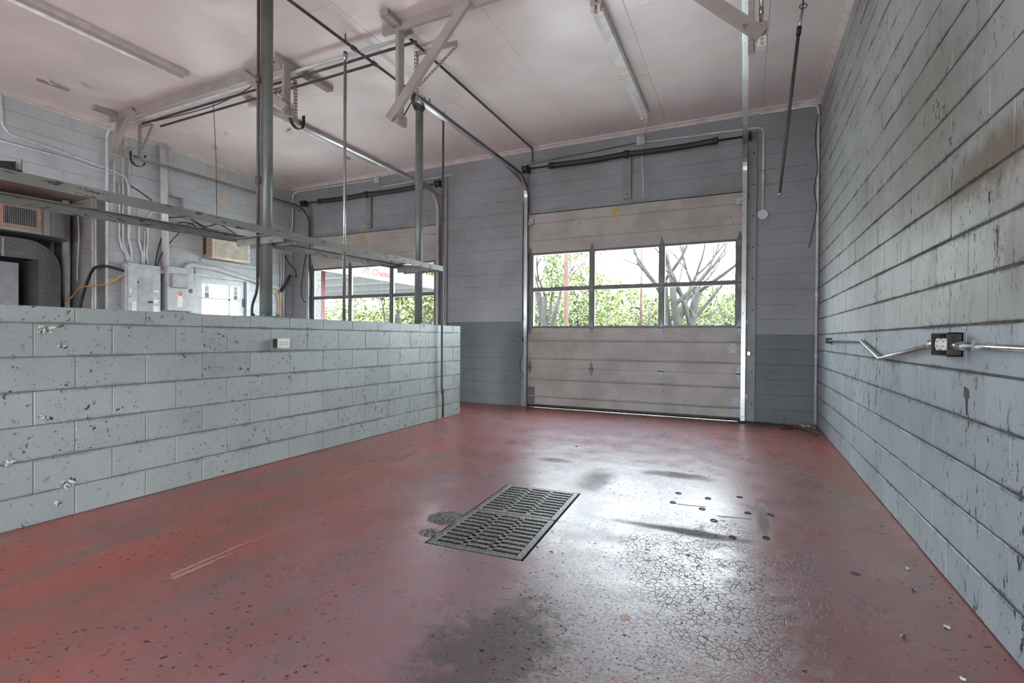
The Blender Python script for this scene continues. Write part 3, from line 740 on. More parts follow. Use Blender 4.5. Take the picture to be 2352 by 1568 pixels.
for y in (3.86, 5.35):
    m = MB()
    for k in range(4):
        c = Vector((xa, y, ZC-.012-k*.022)); ax = (Vector((1, 0, 0)), Vector((0, 1, 0)))[k % 2]
        m.tube([c+Vector((0, 0, .016))*math.cos(q/8*2*math.pi)+ax*.008*math.sin(q/8*2*math.pi) for q in range(9)], .003, 5, False)
    m.build('hanger_chain', 'dark', t)
pipe('air_branch', [(xa, 4.30, za), (-7.55, 4.30, za-.01)], .014, 'rust_pipe', 'dark branch pipe crossing under the ceiling to the left wall', 'pipe', 0)
pipe('ceiling_conduit', [(-3.12, 4.02, ZC-.03), (-3.12, 7.40, ZC-.03), (-3.12, 7.40, 3.95)], .014, 'rust_pipe', 'dark ceiling conduit running from centre hanger to the door wall', 'conduit', .03)
pipe('ceiling_conduit', [(-3.02, 4.075, ZC-.075), (-8.22, 4.075, ZC-.075), (-8.45, 4.10, ZC-.075), (-8.505, 4.10, ZC-.15), (-8.505, 4.10, 1.0)], .017, 'emt', 'grey conduit along the ceiling batten turning down the alcove corner', 'conduit', .07)
pipe('ceiling_conduit', [(-3.02, 4.14, ZC-.10), (-7.7, 4.14, ZC-.10)], .014, 'rust_pipe', 'dark conduit running parallel behind the ceiling battens', 'conduit', 0)
pipe('ceiling_cable', smooth_path([(-4.72, 3.88, ZC-.02), (-4.95, 3.88, ZC-.16), (-5.25, 4.0, ZC-.14), (-5.7, 4.10, ZC-.13), (-6.3, 4.12, ZC-.16), (-7.4, 4.12, ZC-.13)]), .006, 'black', 'loose black cable looping under the left ceiling batten', 'cable', 0)
pipe('ceiling_wire', [(-6.165, 4.14, ZC-.1), (-6.14, 4.16, 3.4), (-6.15, 4.18, 2.66)], .0035, 'black', 'thin dark wire hanging from ceiling conduit at the left', 'wire', 0, 6)
pipe('lamp_cable', smooth_path([(-5.92, 3.68, ZC-.02), (-5.86, 3.85, ZC-.02), (-5.80, 4.05, ZC-.015), (-5.83, 4.36, ZC-.03)]), .006, 'white', 'white cable joining the two left fluorescent lamps', 'cable', 0, 6)
pipe('lamp_cable', smooth_path([(-5.77, 6.86, ZC-.03), (-5.70, 7.05, ZC-.02), (-5.75, 7.25, ZC-.03), (-5.95, 7.40, ZC-.05), (-6.20, 7.42, ZC-.07)]), .006, 'white', 'white cable from the far left lamp to a wall box', 'cable', 0, 6)

# ------------------------------------------------------------------ fluorescent lamps
def lamp(x, y0, y1, label, w=.11, ntube=1, cover=False):
    t = thing('fluorescent_lamp', label, 'ceiling lamp', (x, (y0+y1)/2, ZC))
    z1, z0 = ZC-.002, ZC-.062
    pr = [(x-w/2, z1), (x-w/2, z0+.012), (x-w/2+.012, z0), (x+w/2-.012, z0), (x+w/2, z0+.012), (x+w/2, z1)]
    MB().prism(pr, 1, y0, y1).build('housing', 'lampbody', t)
    for k in range(ntube):
        xx = x + (k-(ntube-1)/2)*.055
        if not cover:
            MB().tube([(xx, y0+.035, z0-.040), (xx, y1-.035, z0-.040)], .019, 14).build('lamp_tube', 'tube', t)
        for yy in (y0+.004, y1-.030): MB().cbox((xx-.016, yy, z0-.062), (xx+.016, yy+.026, z0+.002), .003).build('lamp_holder', 'cream', t)
    if cover:
        pr = [(x-.062, z0-.006), (x-.050, z0-.040), (x, z0-.052), (x+.050, z0-.040), (x+.062, z0-.006)]
        MB().prism(pr, 1, y0+.05, y1-.04).build('cover', 'white', t)
        MB().box((x-.055, (y0+y1)/2-.003, z0-.055), (x+.055, (y0+y1)/2+.003, z0-.01)).build('cover_joint', 'cream', t)
    return t
lamp(-5.945, 1.22, 3.66, 'long single tube fluorescent lamp at the upper left picture corner')
lamp(-5.81, 4.36, 6.82, 'single tube fluorescent lamp behind the near steel column')
lamp(-1.245, 4.40, 6.84, 'covered fluorescent strip lamp above the right overhead door', .105, 2, True)
pipe('lamp_rod', [(-1.24, 4.20, ZC-.01), (-1.24, 4.40, ZC-.03)], .012, 'steel', 'short metal conduit stub at the near end of the covered lamp', 'conduit', 0)
t = thing('torn_moulding', 'short torn strip of pale moulding stuck to the far left ceiling', 'moulding', (-7.70, 3.15, ZC))
MB().beam((-7.72, 3.0, ZC-.014), (-7.69, 3.30, ZC-.014), .05, .024).build('strip', 'wood', t)
MB().add([(-7.67, 3.02, ZC-.002), (-7.60, 3.06, ZC-.002), (-7.62, 3.10, ZC-.05), (-7.66, 3.2, ZC-.002), (-7.67, 3.02, ZC-.004), (-7.60, 3.06, ZC-.004), (-7.62, 3.10, ZC-.053), (-7.66, 3.2, ZC-.004)], [(0,1,2), (0,2,3), (4,6,5), (4,7,6), (0,4,5,1), (1,5,6,2), (2,6,7,3), (3,7,4,0)]).build('paint_flap', 'trim', t)
for i, (fx, fy) in enumerate(((-7.45, 3.35), (-7.55, 4.75), (-7.2, 5.0), (-7.9, 5.3), (-7.95, 6.9), (-6.1, 5.3), (-6.2, 6.6))):
    r = random.Random(i+20); a = r.uniform(0, 6); l, w = r.uniform(.10, .20), r.uniform(.04, .08); c, s = math.cos(a), math.sin(a)
    def q(u, v, d): return (fx+u*c-v*s, fy+u*s+v*c, ZC-d)
    v = [q(0, 0, .001), q(l, w*.3, .001), q(l*.8, w, .035), q(l*.2, w*1.1, .045)]; v += [(x, y, z-.002) for x, y, z in v]
    MB().add(v, [(0,1,2,3), (7,6,5,4), (0,4,5,1), (1,5,6,2), (2,6,7,3), (3,7,4,0)]).build('paint_flap', 'trim', ceil)

# ------------------------------------------------------------------ door wall fittings
t = thing('wall_conduit', 'bent grey conduit ending in a round box right of the right door', 'conduit', (.21, YB-.02, 2.77))
MB().tube(fillet([(-1.40, YB-.016, 3.99), (.06, YB-.016, 3.955), (.209, YB-.016, 3.94), (.209, YB-.016, 2.84)], .09), .012, 10).build('pipe', 'emt', t)
MB().cyl((.209, YB-.016, 3.20), (.209, YB-.016, 3.36), .018, 10).build('coupling', 'emt', t)
m = MB().cyl((.205, YB-.045, 2.775), (.205, YB-.002, 2.775), .060, 24); m.build('round_box', 'emt', t)
MB().cyl((.205, YB-.050, 2.775), (.205, YB-.045, 2.775), .064, 24).build('cover', 'emt', t)
def jbox(name, x, z, w, h, label):
    t = thing(name, label, 'junction box', (x, YB, z))
    MB().cbox((x-w/2, YB-.055, z-h/2), (x+w/2, YB-.002, z+h/2), .004).build('body', 'emt', t)
    MB().cbox((x-w/2-.004, YB-.060, z-h/2-.004), (x+w/2+.004, YB-.055, z+h/2+.004), .001).build('cover', 'panel', t)
    for sg in (-1, 1): MB().cyl((x, YB-.064, z+sg*h*.38), (x, YB-.060, z+sg*h*.38), .006, 8).build('screw', 'hinge', t)
jbox('junction_box', -1.40, 4.015, .11, .13, 'grey junction box above the right door springs')
jbox('junction_box', -6.29, 4.075, .10, .12, 'grey junction box above the left door springs')
pipe('wall_conduit', [(-6.34, YB-.02, 4.09), (-8.40, YB-.02, 4.10), (-8.50, YB-.03, 4.06), (-8.51, YB-.03, 3.35), (-8.51, YB-.12, 3.16)], .014, 'emt', 'grey conduit along the top of the door wall to the far corner', 'conduit', .07)
pipe('wall_conduit', [(-6.27, YB-.02, 4.02), (-6.25, YB-.02, 3.93), (-4.60, YB-.02, 3.955)], .011, 'emt', 'thin conduit curving below the left junction box', 'conduit', .08)
pipe('wall_conduit', [(.16, YB-.02, 4.125), (.76, YB-.02, 4.125), (.825, YB-.02, 4.11), (.835, YB-.025, 4.02), (.835, YB-.025, .04)], .016, 'emt', 'grey conduit running down the corner by the right wall', 'conduit', .05, couplings=[((.835, YB-.025, 1.66), (.835, YB-.025, 1.72)), ((.835, YB-.025, .88), (.835, YB-.025, .94))])
pipe('loose_cable', smooth_path([(.83, YB-.04, 4.0), (.80, YB-.05, 3.7), (.825, YB-.05, 3.3), (.79, YB-.05, 3.05), (.82, YB-.06, 2.8), (.77, YB-.06, 2.45), (.74, YB-.05, 2.30)]), .005, 'black', 'loose black cable hanging in the right corner', 'cable', 0, 6)
pipe('power_cable', smooth_path([(-1.26, 6.86, ZC-.05), (-1.23, 7.0, ZC-.03), (-1.30, 7.2, ZC-.10), (-1.36, 7.36, ZC-.12), (-1.38, 7.38, 4.02), (-1.37, 7.35, 3.7), (-1.35, 7.36, 3.4), (-1.36, 7.38, 3.16)]), .006, 'emt', 'pale cable dropping from the covered lamp past the door springs', 'cable', 0, 6)
pipe('stay_wire', [(-3.18, YB-.04, 3.92), (-2.2, YB-.04, 3.96), (-1.42, YB-.03, 4.0)], .004, 'black', 'thin wire slanting up to the right junction box', 'wire', 0, 6)
t = thing('pipe_stub', 'small horizontal steel pipe stub on wall left of the right door', 'pipe', (-3.36, YB, 1.085))
MB().cyl((-3.40, YB-.05, 1.085), (-3.26, YB-.05, 1.085), .011, 10).build('grip', 'steel', t)
MB().cyl((-3.265, YB-.05, 1.06), (-3.265, YB-.05, 1.11), .016, 10).build('collar', 'dark', t)
pipe('pull_rope', smooth_path([(-3.27, YB-.05, 3.30), (-3.275, YB-.05, 2.2), (-3.27, YB-.05, 1.12), (-3.27, YB-.05, .85), (-3.31, YB-.05, .70), (-3.31, YB-.05, .60), (-3.255, YB-.05, .52), (-3.30, YB-.05, .45)]), .005, 'black', 'thin rope hanging beside the left jamb of the right door', 'rope', 0, 6)
t = thing('padlock', 'small silver padlock hanging on the right door jamb', 'padlock', (.03, YB-.1, .95))
MB().cbox((.035, YB-.115, .90), (.075, YB-.095, .955), .004).build('body', 'steel', t)
MB().tube([(.043, YB-.105, .95), (.043, YB-.105, .985), (.055, YB-.105, 1.0), (.067, YB-.105, .985), (.067, YB-.105, .95)], .004, 8).build('shackle', 'steel', t)
pipe('floor_wire', smooth_path([(-.20, 7.27, .006), (.05, 7.30, .02), (.25, 7.22, .012), (.45, 7.24, .02), (.60, 7.15, .010), (.72, 6.9, .016), (.79, 6.72, .008)]), .006, 'black', 'black wire lying along the foot of the door wall', 'wire', 0, 6)
pipe('floor_wire', smooth_path([(-.05, 7.32, .008), (.3, 7.30, .016), (.55, 7.10, .012), (.50, 6.99, .014), (.42, 6.97, .007)]), .005, 'black', 'short curled black wire on floor near the right corner', 'wire', 0, 6)
rd = random.Random(11)
t = thing('rubble_heap', 'small heap of dark debris in the right floor corner', 'debris', (.80, 7.36, 0))
for k in range(9):
    x, y, s = .80+rd.uniform(-.13, .04), 7.36+rd.uniform(-.10, .05), rd.uniform(.012, .03)
    MB().cbox((x-s, y-s*.8, 0), (x+s, y+s*.8, s*1.2), s*.35).build('chunk', 'debris', t)
for k, (x, y) in enumerate(((.66, 2.10), (.60, 1.86), (.72, 2.45), (.69, 2.75), (.55, 2.30), (.73, 3.0), (-1.55, 4.9), (-1.9, 4.6), (-2.1, 1.62))):
    s = rd.uniform(.006, .011)
    where = ('beside the foot of the right wall', 'in the middle of the floor')[0 if x > 0 else 1]
    tag(MB().cbox((x-s, y-s, 0), (x+s, y+s*.8, s*1.1), s*.4).build('pebble', 'spall', None, (x, y, 0)), 'tiny pale pebble lying on red floor ' + where, 'pebble', 'pebbles ' + where)

# ------------------------------------------------------------------ right wall: conduit run with outlet box
t = thing('wall_conduit', 'bare steel conduit with a V bend and box on the right wall', 'conduit', (XR, 4.0, 1.1))
xw = XR-.028
MB().tube(fillet([(xw, 6.36, 1.106), (xw, 4.72, 1.106), (xw-.012, 4.06, .988), (xw, 3.02, 1.096)], .10), .0125, 12).build('pipe', 'steel', t)
MB().tube([(xw, 2.74, 1.090), (xw, 2.40, 1.087), (xw, 1.0, 1.08)], .0125, 12).build('pipe', 'steel', t)
MB().cyl((xw, 2.70, 1.09), (xw, 2.80, 1.09), .0195, 8).build('connector', 'steel', t)
MB().cyl((xw, 3.0, 1.095), (xw, 3.09, 1.09), .0195, 8).build('connector', 'steel', t)
MB().cbox((XR-.052, 6.34, 1.075), (XR-.001, 6.44, 1.135), .004).build('end_box', 'dark', t)
for y in (2.55, 3.10):
    MB().box((XR-.044, y-.01, 1.075), (XR-.001, y+.01, 1.112)).build('strap', 'steel', t)
bx = thing('outlet_box', 'dark open outlet box between conduits on the right wall', 'outlet box', (XR, 2.87, 1.095))
MB().box((XR-.055, 2.785, 1.043), (XR-.001, 2.79, 1.147)).box((XR-.055, 2.99, 1.043), (XR-.001, 2.995, 1.147)).box((XR-.055, 2.785, 1.143), (XR-.001, 2.995, 1.148)).box((XR-.055, 2.785, 1.042), (XR-.001, 2.995, 1.047)).box((XR-.006, 2.785, 1.043), (XR-.001, 2.995, 1.147)).build('body', 'dark', bx)
for yy in (2.85, 2.93):
    m = MB().cyl((XR-.05, yy, 1.095), (XR-.012, yy, 1.095), .028, 14); o = m.build('receptacle', 'white', bx)
    for dz in (-.01, .012): MB().box((XR-.0515, yy-.010, 1.095+dz), (XR-.0498, yy+.010, 1.095+dz+.004)).build('slot', 'dark', o)
m = MB(); r = random.Random(4)
prr = [(2.72, .905), (2.76, .915), (2.765, .87), (2.745, .865), (2.738, .80), (2.728, .795), (2.73, .865), (2.715, .87)]
m.prism([(a, b) for a, b in prr], 0, XR-.004, XR+.004); o = m.build('anchor_hole', 'dark', wr); o['label'] = 'dark broken hole with a rust run below it'

# hanging pipe near the right wall
t = thing('hanging_pipe', 'thin steel pipe hanging at a slant from a ceiling hook near the right wall', 'pipe', (.455, 5.2, ZC))
A, B, C2 = Vector((.452, 5.2, 4.12)), Vector((.425, 5.2, 3.93)), Vector((.282, 5.2, 2.47))
MB().tube([A, B], .012, 10).build('upper_pipe', 'steel', t)
MB().tube([B, C2], .015, 10).build('lower_pipe', 'rust_pipe', t)
dv = (C2-B).normalized()
MB().cyl(B-dv*.02, B+dv*.05, .021, 12).build('coupling', 'dark', t); MB().cyl(C2, C2+dv*.03, .020, 12).build('nozzle', 'steel', t)
m = MB(); 
for (dz, ax) in ((.03, Vector((1, 0, 0))), (.052, Vector((0, 1, 0)))):
    c = Vector((.456, 5.2, 4.10+dz)); m.tube([c+Vector((0, 0, .022))*math.cos(q/12*2*math.pi)+ax*.030*math.sin(q/12*2*math.pi) for q in range(13)], .004, 6, False)
m.cyl((.456, 5.2, ZC-.03), (.456, 5.2, ZC-.001), .006, 8); m.build('hook_ring', 'dark', t)

# outlet box on the right hanger
t = thing('outlet_box', 'metal outlet box with white receptacle on the top right hanger', 'outlet box', (.10, 3.93, 3.22))
MB().cbox((.062, 3.895, 3.235), (.125, 3.95, 3.335), .003).build('body', 'galv', t)
MB().cyl((.085, 3.892, 3.285), (.085, 3.8955, 3.285), .014, 16).build('knockout', 'black', t)
MB().cbox((.064, 3.885, 3.160), (.124, 3.95, 3.232), .004).build('receptacle', 'white', t)
for dz in (.02, .05): MB().cyl((.094, 3.882, 3.160+dz), (.094, 3.8852, 3.160+dz), .012, 10).build('socket', 'panel_d', t)
pipe('drop_conduit', [(.088, 3.925, 3.335), (.088, 3.925, 4.18)], .012, 'steel', 'steel conduit rising from the top right outlet box', 'conduit', 0, couplings=[((.088, 3.925, 3.40), (.088, 3.925, 3.45))])

# outlet box on the low wall
t = thing('outlet_box', 'grey outlet box with two white sockets on the low wall', 'outlet box', (XW, 3.115, 1.05))
MB().cbox((XW, 3.06, 1.012), (XW+.062, 3.18, 1.090), .004).build('body', 'dark', t)
MB().cbox((XW+.062, 3.056, 1.008), (XW+.067, 3.184, 1.094), .001).build('cover', 'white', t)
for yy in (3.095, 3.148):
    o = MB().cyl((XW+.067, yy, 1.05), (XW+.071, yy, 1.05), .021, 14).build('socket', 'white', t)
    for dz in (-.009, .008): MB().box((XW+.0708, yy-.009, 1.05+dz), (XW+.0718, yy+.009, 1.05+dz+.004)).build('slot', 'black', o)
MB().cyl((XW+.03, 3.12, 1.0), (XW+.03, 3.12, 1.012), .016, 10).build('knockout_plug', 'galv', t)

# ------------------------------------------------------------------ drain grates
def grate(v0, v1, label):
    c = gpt(0, (v0+v1)/2); t = thing('drain_grate', label, 'drain grate', (c[0], c[1], -.02)); zt, zb = .004, -.020; L = v1-v0
    def q(lo, hi, name):
        m = MB().cbox((lo[0], lo[1], zb), (hi[0], hi[1], zt), .003)
        cs, sn = math.cos(GR), math.sin(GR)
        m.v = [(GC.x + x*cs - y*sn, GC.y + x*sn + y*cs, z) for x, y, z in m.v]
        return m.build(name, 'iron', t)
    w = GW/2; e = .036
    q((-w, v0), (-w+e, v1), 'frame_bar'); q((w-e, v0), (w, v1), 'frame_bar'); q((-w+e, v0), (w-e, v0+e), 'frame_bar'); q((-w+e, v1-e), (w-e, v1), 'frame_bar')
    iw = 2*w-2*e; n = 10; il = L-2*e; slot = .027; web = (il-n*slot)/(n-1)
    for u in (-iw/6, iw/6): q((u-.016, v0+e), (u+.016, v1-e), 'rib')
    for k in range(n-1):
        y0 = v0+e+slot*(k+1)+web*k
        q((-w+e, y0), (w-e, y0+web), 'bar')
grate(-GL/2, -.004, 'slotted cast iron drain grate in the floor, nearer of two')
grate(.004, GL/2, 'slotted cast iron drain grate in the floor, farther of two')
def flat(name, pts, mat, label, cat, h=.0012):
    n = len(pts); v = [(x, y, h) for x, y in pts] + [(x, y, 0) for x, y in pts]
    o = MB().add(v, [tuple(range(n))] + [(i, n+i, n+(i+1) % n, (i+1) % n) for i in range(n)]).build(name, mat, None, (pts[0][0], pts[0][1], 0))
    return tag(o, label, cat)
def blobpts(cx, cy, rx, ry, seed, n=22):
    r = random.Random(seed); return [(cx+math.cos(2*math.pi*i/n)*rx*r.uniform(.8, 1.1), cy+math.sin(2*math.pi*i/n)*ry*r.uniform(.8, 1.1)) for i in range(n)]
def rough_patch(cx, cy, rx, ry, seed, label):
    r = random.Random(seed); n = 20; m = MB(); v = [(cx, cy, .006)]
    for k, (s, z) in enumerate(((.35, .007), (.7, .004), (1.0, .0006))):
        for i in range(n):
            a = 2*math.pi*i/n; q = s*(r.uniform(.9, 1.08)); v.append((cx+math.cos(a)*rx*q, cy+math.sin(a)*ry*q, z+r.uniform(-.002, .003)*(k < 2)))
    f = [(0, 1+i, 1+(i+1) % n) for i in range(n)] + [(1+k*n+i, 1+(k+1)*n+i, 1+(k+1)*n+(i+1) % n, 1+k*n+(i+1) % n) for k in range(2) for i in range(n)]
    tag(m.add(v, f).build('concrete_patch', 'rubble', None, (cx, cy, 0)), label, 'floor patch')
rough_patch(-1.66, 2.60, .11, .12, 5, 'rough grey concrete patch at the left edge of the drain grates')
rough_patch(-1.615, 2.36, .065, .06, 6, 'small rough concrete patch near the grate corner')
def outline(name, segs, label, w=.018, mat='scar'):
    t = thing(name, label, 'floor mark', (segs[0][0], segs[0][1], 0))
    for (x0, y0, x1, y1) in segs: MB().beam((x0, y0, .0008), (x1, y1, .0008), w, .0014).build('mark', mat, t)
    return t
outline('equipment_outline', [(-3.14, 3.26, -3.25, 4.18), (-3.25, 4.18, -3.04, 4.22), (-3.08, 3.30, -3.02, 3.62), (-3.02, 3.62, -2.83, 3.66), (-2.83, 3.66, -2.86, 3.90), (-2.86, 3.90, -3.10, 3.86), (-3.10, 3.86, -3.07, 4.2)], 'dark outline left by removed equipment near the low wall')
fp = outline('equipment_outline', [(.085, 3.86, .085, 3.20), (-.40, 3.50, -.22, 3.525), (-.14, 3.375, .05, 3.41)], 'faint outline and anchor marks of removed equipment right of the drain', .012)
for i, (x, y) in enumerate(((-.42, 3.75), (-.22, 3.72), (-.43, 3.52), (-.24, 3.47), (-.02, 3.85), (.03, 3.52), (-.05, 3.05), (.12, 3.12), (.16, 3.55), (-.16, 3.28))):
    r = .018; m = MB().tube([(x+math.cos(q/12*2*math.pi)*r, y+math.sin(q/12*2*math.pi)*r, .001) for q in range(13)], .004, 5, False)
    m.build('anchor_hole', 'dark', fp)
for i, (x, y, l, a) in enumerate(((-2.40, 1.42, .42, 1.62), (-2.36, 1.40, .30, 1.60), (-2.40, 1.85, .22, 1.68))):
    w = (.022, .028, .006)[i]; dx, dy = math.cos(a)*l, math.sin(a)*l; px, py = -math.sin(a)*w/2, math.cos(a)*w/2
    flat('floor_scuff', [(x+px, y+py), (x-px, y-py), (x+dx-px*.3, y+dy-py*.3), (x+dx+px*.3, y+dy+py*.3)], 'scuff', ('long pale scuff on the red floor at lower left', 'shorter pale scuff beside the long one at lower left', 'thin pale scratch beyond the scuffs at lower left')[i], 'floor mark')
flat('floor_chip', blobpts(-.42, 1.98, .020, .022, 3), 'rusty', 'small reddish chip in worn floor at lower right of centre', 'floor mark')
flat('floor_chip', blobpts(-.36, 1.60, .016, .016, 4), 'rusty', 'small reddish chip at the bottom picture edge', 'floor mark')
flat('oil_spot', blobpts(.49, 2.83, .022, .018, 9), 'dark', 'small black spot on floor toward the right wall', 'floor mark')

# ------------------------------------------------------------------ left wall fittings
def smooth2(pts): return [(p.x, p.y) for p in smooth_path([(a, b, 0) for a, b in pts])]
def LP(pts, off=.02): return [(XL+off, y, z) for (y, z) in pts]
g = 'painted conduits above the breaker panel'
for (pts, label, r) in (
    ([(4.201, 3.732), (4.202, 3.151), (4.168, 3.097), (4.123, 3.086)], 'grey conduit ending in a hook left of the breaker panel', .016),
    ([(4.270, 3.396), (4.271, 2.581), (4.305, 2.424), (4.364, 2.335), (4.382, 2.199)], 'leftmost bent conduit entering the breaker panel top', .015),
    ([(4.315, 3.789), (4.317, 2.492), (4.399, 2.307), (4.417, 2.203)], 'tall bent conduit entering breaker panel beside the leftmost', .015),
    ([(4.235, 3.529), (4.351, 3.518), (4.392, 3.365), (4.393, 2.604), (4.429, 2.445), (4.441, 2.200)], 'conduit bending from the wall band down into the breaker panel', .015),
    ([(4.403, 3.997), (4.405, 2.772), (4.405, 2.606)], 'straight vertical conduit right of the bent conduits', .014),
    ([(4.537, 3.069), (4.537, 2.564), (4.587, 2.403), (4.587, 2.213)], 'bent conduit entering the middle of the breaker panel top', .015),
    ([(4.624, 2.749), (4.612, 2.407), (4.612, 2.210)], 'short straight conduit at the breaker panel middle', .014),
    ([(4.874, 3.079), (4.718, 3.057), (4.661, 2.975), (4.662, 2.552), (4.643, 2.398), (4.669, 2.211)], 'hooked conduit entering the right end of the breaker panel', .015)):
    pipe('panel_conduit', LP(pts), r, 'emt', label, 'conduit', .06, 8)
pipe('panel_conduit', LP([(4.191, 2.922), (4.410, 2.933), (4.782, 2.919)], .06), .014, 'white', 'white horizontal conduit crossing the panel conduits', 'conduit', 0, 8)
pipe('band_conduit', LP([(2.950, 4.195), (2.970, 3.766), (3.032, 3.663), (3.462, 3.636), (4.068, 3.568), (4.235, 3.542)], .02), .016, 'emt', 'grey conduit bending along the upper left wall', 'conduit', .10, 8)
pipe('band_conduit', LP([(2.942, 3.553), (3.509, 3.552), (4.235, 3.503)], .02), .014, 'emt', 'lower parallel conduit along the upper left wall', 'conduit', 0, 8)
pipe('riser_pipe', LP([(4.865, 4.250), (4.909, 2.229)], .06), .052, 'emt', 'thick grey riser pipe from ceiling to the disconnect box', 'pipe', 0, 16)
pipe('cable_conduit', LP([(4.914, 3.053), (5.635, 3.010), (6.673, 2.936)], .03), .016, 'emt', 'long conduit above the air conditioner', 'conduit', 0, 8)
pipe('cable_conduit', LP([(4.718, 2.892), (5.558, 2.889), (6.674, 2.801)], .03), .014, 'emt', 'lower conduit just above the air conditioner', 'conduit', 0, 8)
pipe('wall_cable', LP(smooth2([(4.410, 3.403), (4.592, 3.319), (4.718, 3.249)]), .03), .008, 'black', 'black cable slanting down right of the panel conduits', 'cable', 0, 6)
pipe('wall_cable', LP(smooth2([(4.751, 2.208), (4.796, 2.471), (4.861, 2.691), (5.015, 2.898), (5.189, 3.006), (5.370, 2.986), (5.452, 2.876)]), .05), .010, 'black', 'looped black cable from breaker panel past the riser pipe', 'cable', 0, 6)
pipe('wall_cable', LP(smooth2([(4.771, 2.211), (4.836, 2.408), (4.982, 2.643), (5.225, 2.941), (5.370, 3.030), (5.558, 2.972), (5.794, 2.981)]), .07), .008, 'black', 'second looped black cable crossing the riser pipe', 'cable', 0, 6)
pipe('wall_cable', LP(smooth2([(4.914, 3.018), (5.260, 3.095), (5.558, 3.010), (5.794, 3.097), (6.042, 3.030), (6.215, 2.943)]), .05), .009, 'black', 'bundled black cable above the air conditioner', 'cable', 0, 6)
pipe('wall_cable', LP(smooth2([(4.785, 1.546), (4.771, 1.878), (4.765, 2.120), (4.777, 2.211)]), .05), .010, 'black', 'black cable between the two electrical boxes', 'cable', 0, 6)
t = thing('breaker_panel', 'grey breaker panel with small inset door on the left wall', 'electrical panel', (XL, 4.565, 1.86))
MB().cbox((XL, 4.30, 1.30), (XL+.11, 4.79, 2.20), .004).build('body', 'panel_d', t)
f = MB().cbox((XL+.11, 4.34, 1.29), (XL+.116, 4.80, 2.21), .002).build('cover', 'panel', t)
d = MB().cbox((XL+.116, 4.475, 1.36), (XL+.122, 4.685, 2.01), .002).build('panel_door', 'panel_d', t)
MB().cbox((XL+.122, 4.62, 1.62), (XL+.134, 4.68, 1.65), .002).build('latch', 'dark', d)
for z in (1.42, 1.93): MB().cyl((XL+.125, 4.475, z-.02), (XL+.125, 4.475, z+.02), .006, 8).build('hinge', 'dark', d)
for (y, z) in ((4.36, 2.17), (4.77, 2.15), (4.36, 1.70), (4.77, 1.70)): MB().cyl((XL+.116, y, z), (XL+.120, y, z), .008, 8).build('screw', 'dark', f)
for (y0, y1, z0, z1) in ((4.70, 4.77, 1.79, 1.83), (4.70, 4.77, 1.62, 1.68), (4.69, 4.78, 1.48, 1.58), (4.39, 4.45, 1.44, 1.63), (4.36, 4.385, 1.76, 1.82)): MB().box((XL+.116, y0, z0), (XL+.1172, y1, z1)).build('label_sticker', 'paper', f)
t = thing('disconnect_box', 'large grey disconnect box with raised square cover and orange warning label', 'electrical panel', (XL, 5.07, 1.87))
MB().cbox((XL, 4.88, 1.52), (XL+.16, 5.30, 2.23), .005).build('body', 'panel', t)
MB().cbox((XL+.16, 4.93, 1.89), (XL+.20, 5.19, 2.12), .016).build('raised_cover', 'panel_d', t)
f = MB().box((XL+.16, 5.03, 1.58), (XL+.1615, 5.115, 1.79)).build('warning_label', 'paper', t)
MB().box((XL+.1616, 5.035, 1.79), (XL+.163, 5.11, 1.835)).build('orange_band', 'orange', f); MB().box((XL+.1616, 5.045, 1.77), (XL+.163, 5.105, 1.79)).build('red_band', 'red', f)
MB().tube([(XL+.165, 5.245+math.cos(q/10*2*math.pi)*.022, 1.86+math.sin(q/10*2*math.pi)*.03) for q in range(11)], .006, 6, False).build('handle_ring', 'dark', t)
MB().cbox((XL, 4.80, 2.10), (XL+.09, 4.88, 2.17), .006).build('nipple', 'panel', t)
t = thing('wall_box', 'pale flat cover box between disconnect box and glazed door', 'electrical panel', (XL, 5.36, 1.85))
MB().cbox((XL, 5.305, 1.50), (XL+.05, 5.405, 2.17), .005).build('body', 'panel', t)
MB().cbox((XL+.05, 5.312, 1.95), (XL+.055, 5.398, 2.15), .002).build('cover', 'panel_d', t)
pipe('door_conduit', LP([(5.213, 2.066), (5.219, 2.248), (5.306, 2.319), (5.796, 2.308), (6.676, 2.144), (7.075, 2.080)], .04), .040, 'lf', 'fat painted conduit bending over the glazed door', 'conduit', .08, 10)
# glazed door
d3 = struct(bpy.data.objects.new('door_3', None), 'pale grey personnel door with bright divided glass in the left wall', 'door'); COL.objects.link(d3); d3.location = (XL, 5.93, 0)
m = MB(); a, b2, h = P3
m.box((XL-.16, a, 0), (XL+.012, a+.05, h)); m.box((XL-.16, b2-.05, 0), (XL+.012, b2, h)); m.box((XL-.16, a+.05, h-.05), (XL+.012, b2-.05, h)); m.build('door_frame', 'panel', d3)
m = MB(); x0, x1 = XL-.08, XL-.035; ya, yb2 = 5.565, 6.265; zp0, zp1 = 1.12, 2.03
m.box((x0, a+.053, .01), (x1, ya, h-.053)); m.box((x0, yb2, .01), (x1, b2-.053, h-.053)); m.box((x0, ya, .01), (x1, yb2, zp0)); m.box((x0, ya, zp1), (x1, yb2, h-.053))
lf = m.build('door_leaf', 'panel', d3)
MB().box((x0+.01, ya, 1.765), (x1+.004, yb2, 1.79)).build('glazing_bar', 'panel', lf); MB().box((x0+.01, 6.05, zp0), (x1+.004, 6.085, zp1)).build('glazing_bar', 'panel_d', lf)
for (y0, y1) in ((ya, 6.05), (6.085, yb2)):
    for (z0, z1) in ((zp0, 1.765), (1.79, zp1)): MB().box((x0+.02, y0, z0), (x0+.024, y1, z1)).build('pane', 'glass', lf)
MB().cbox((x1, 6.335, 1.66), (x1+.012, 6.375, 1.82), .003).build('hinge', 'dark', d3)
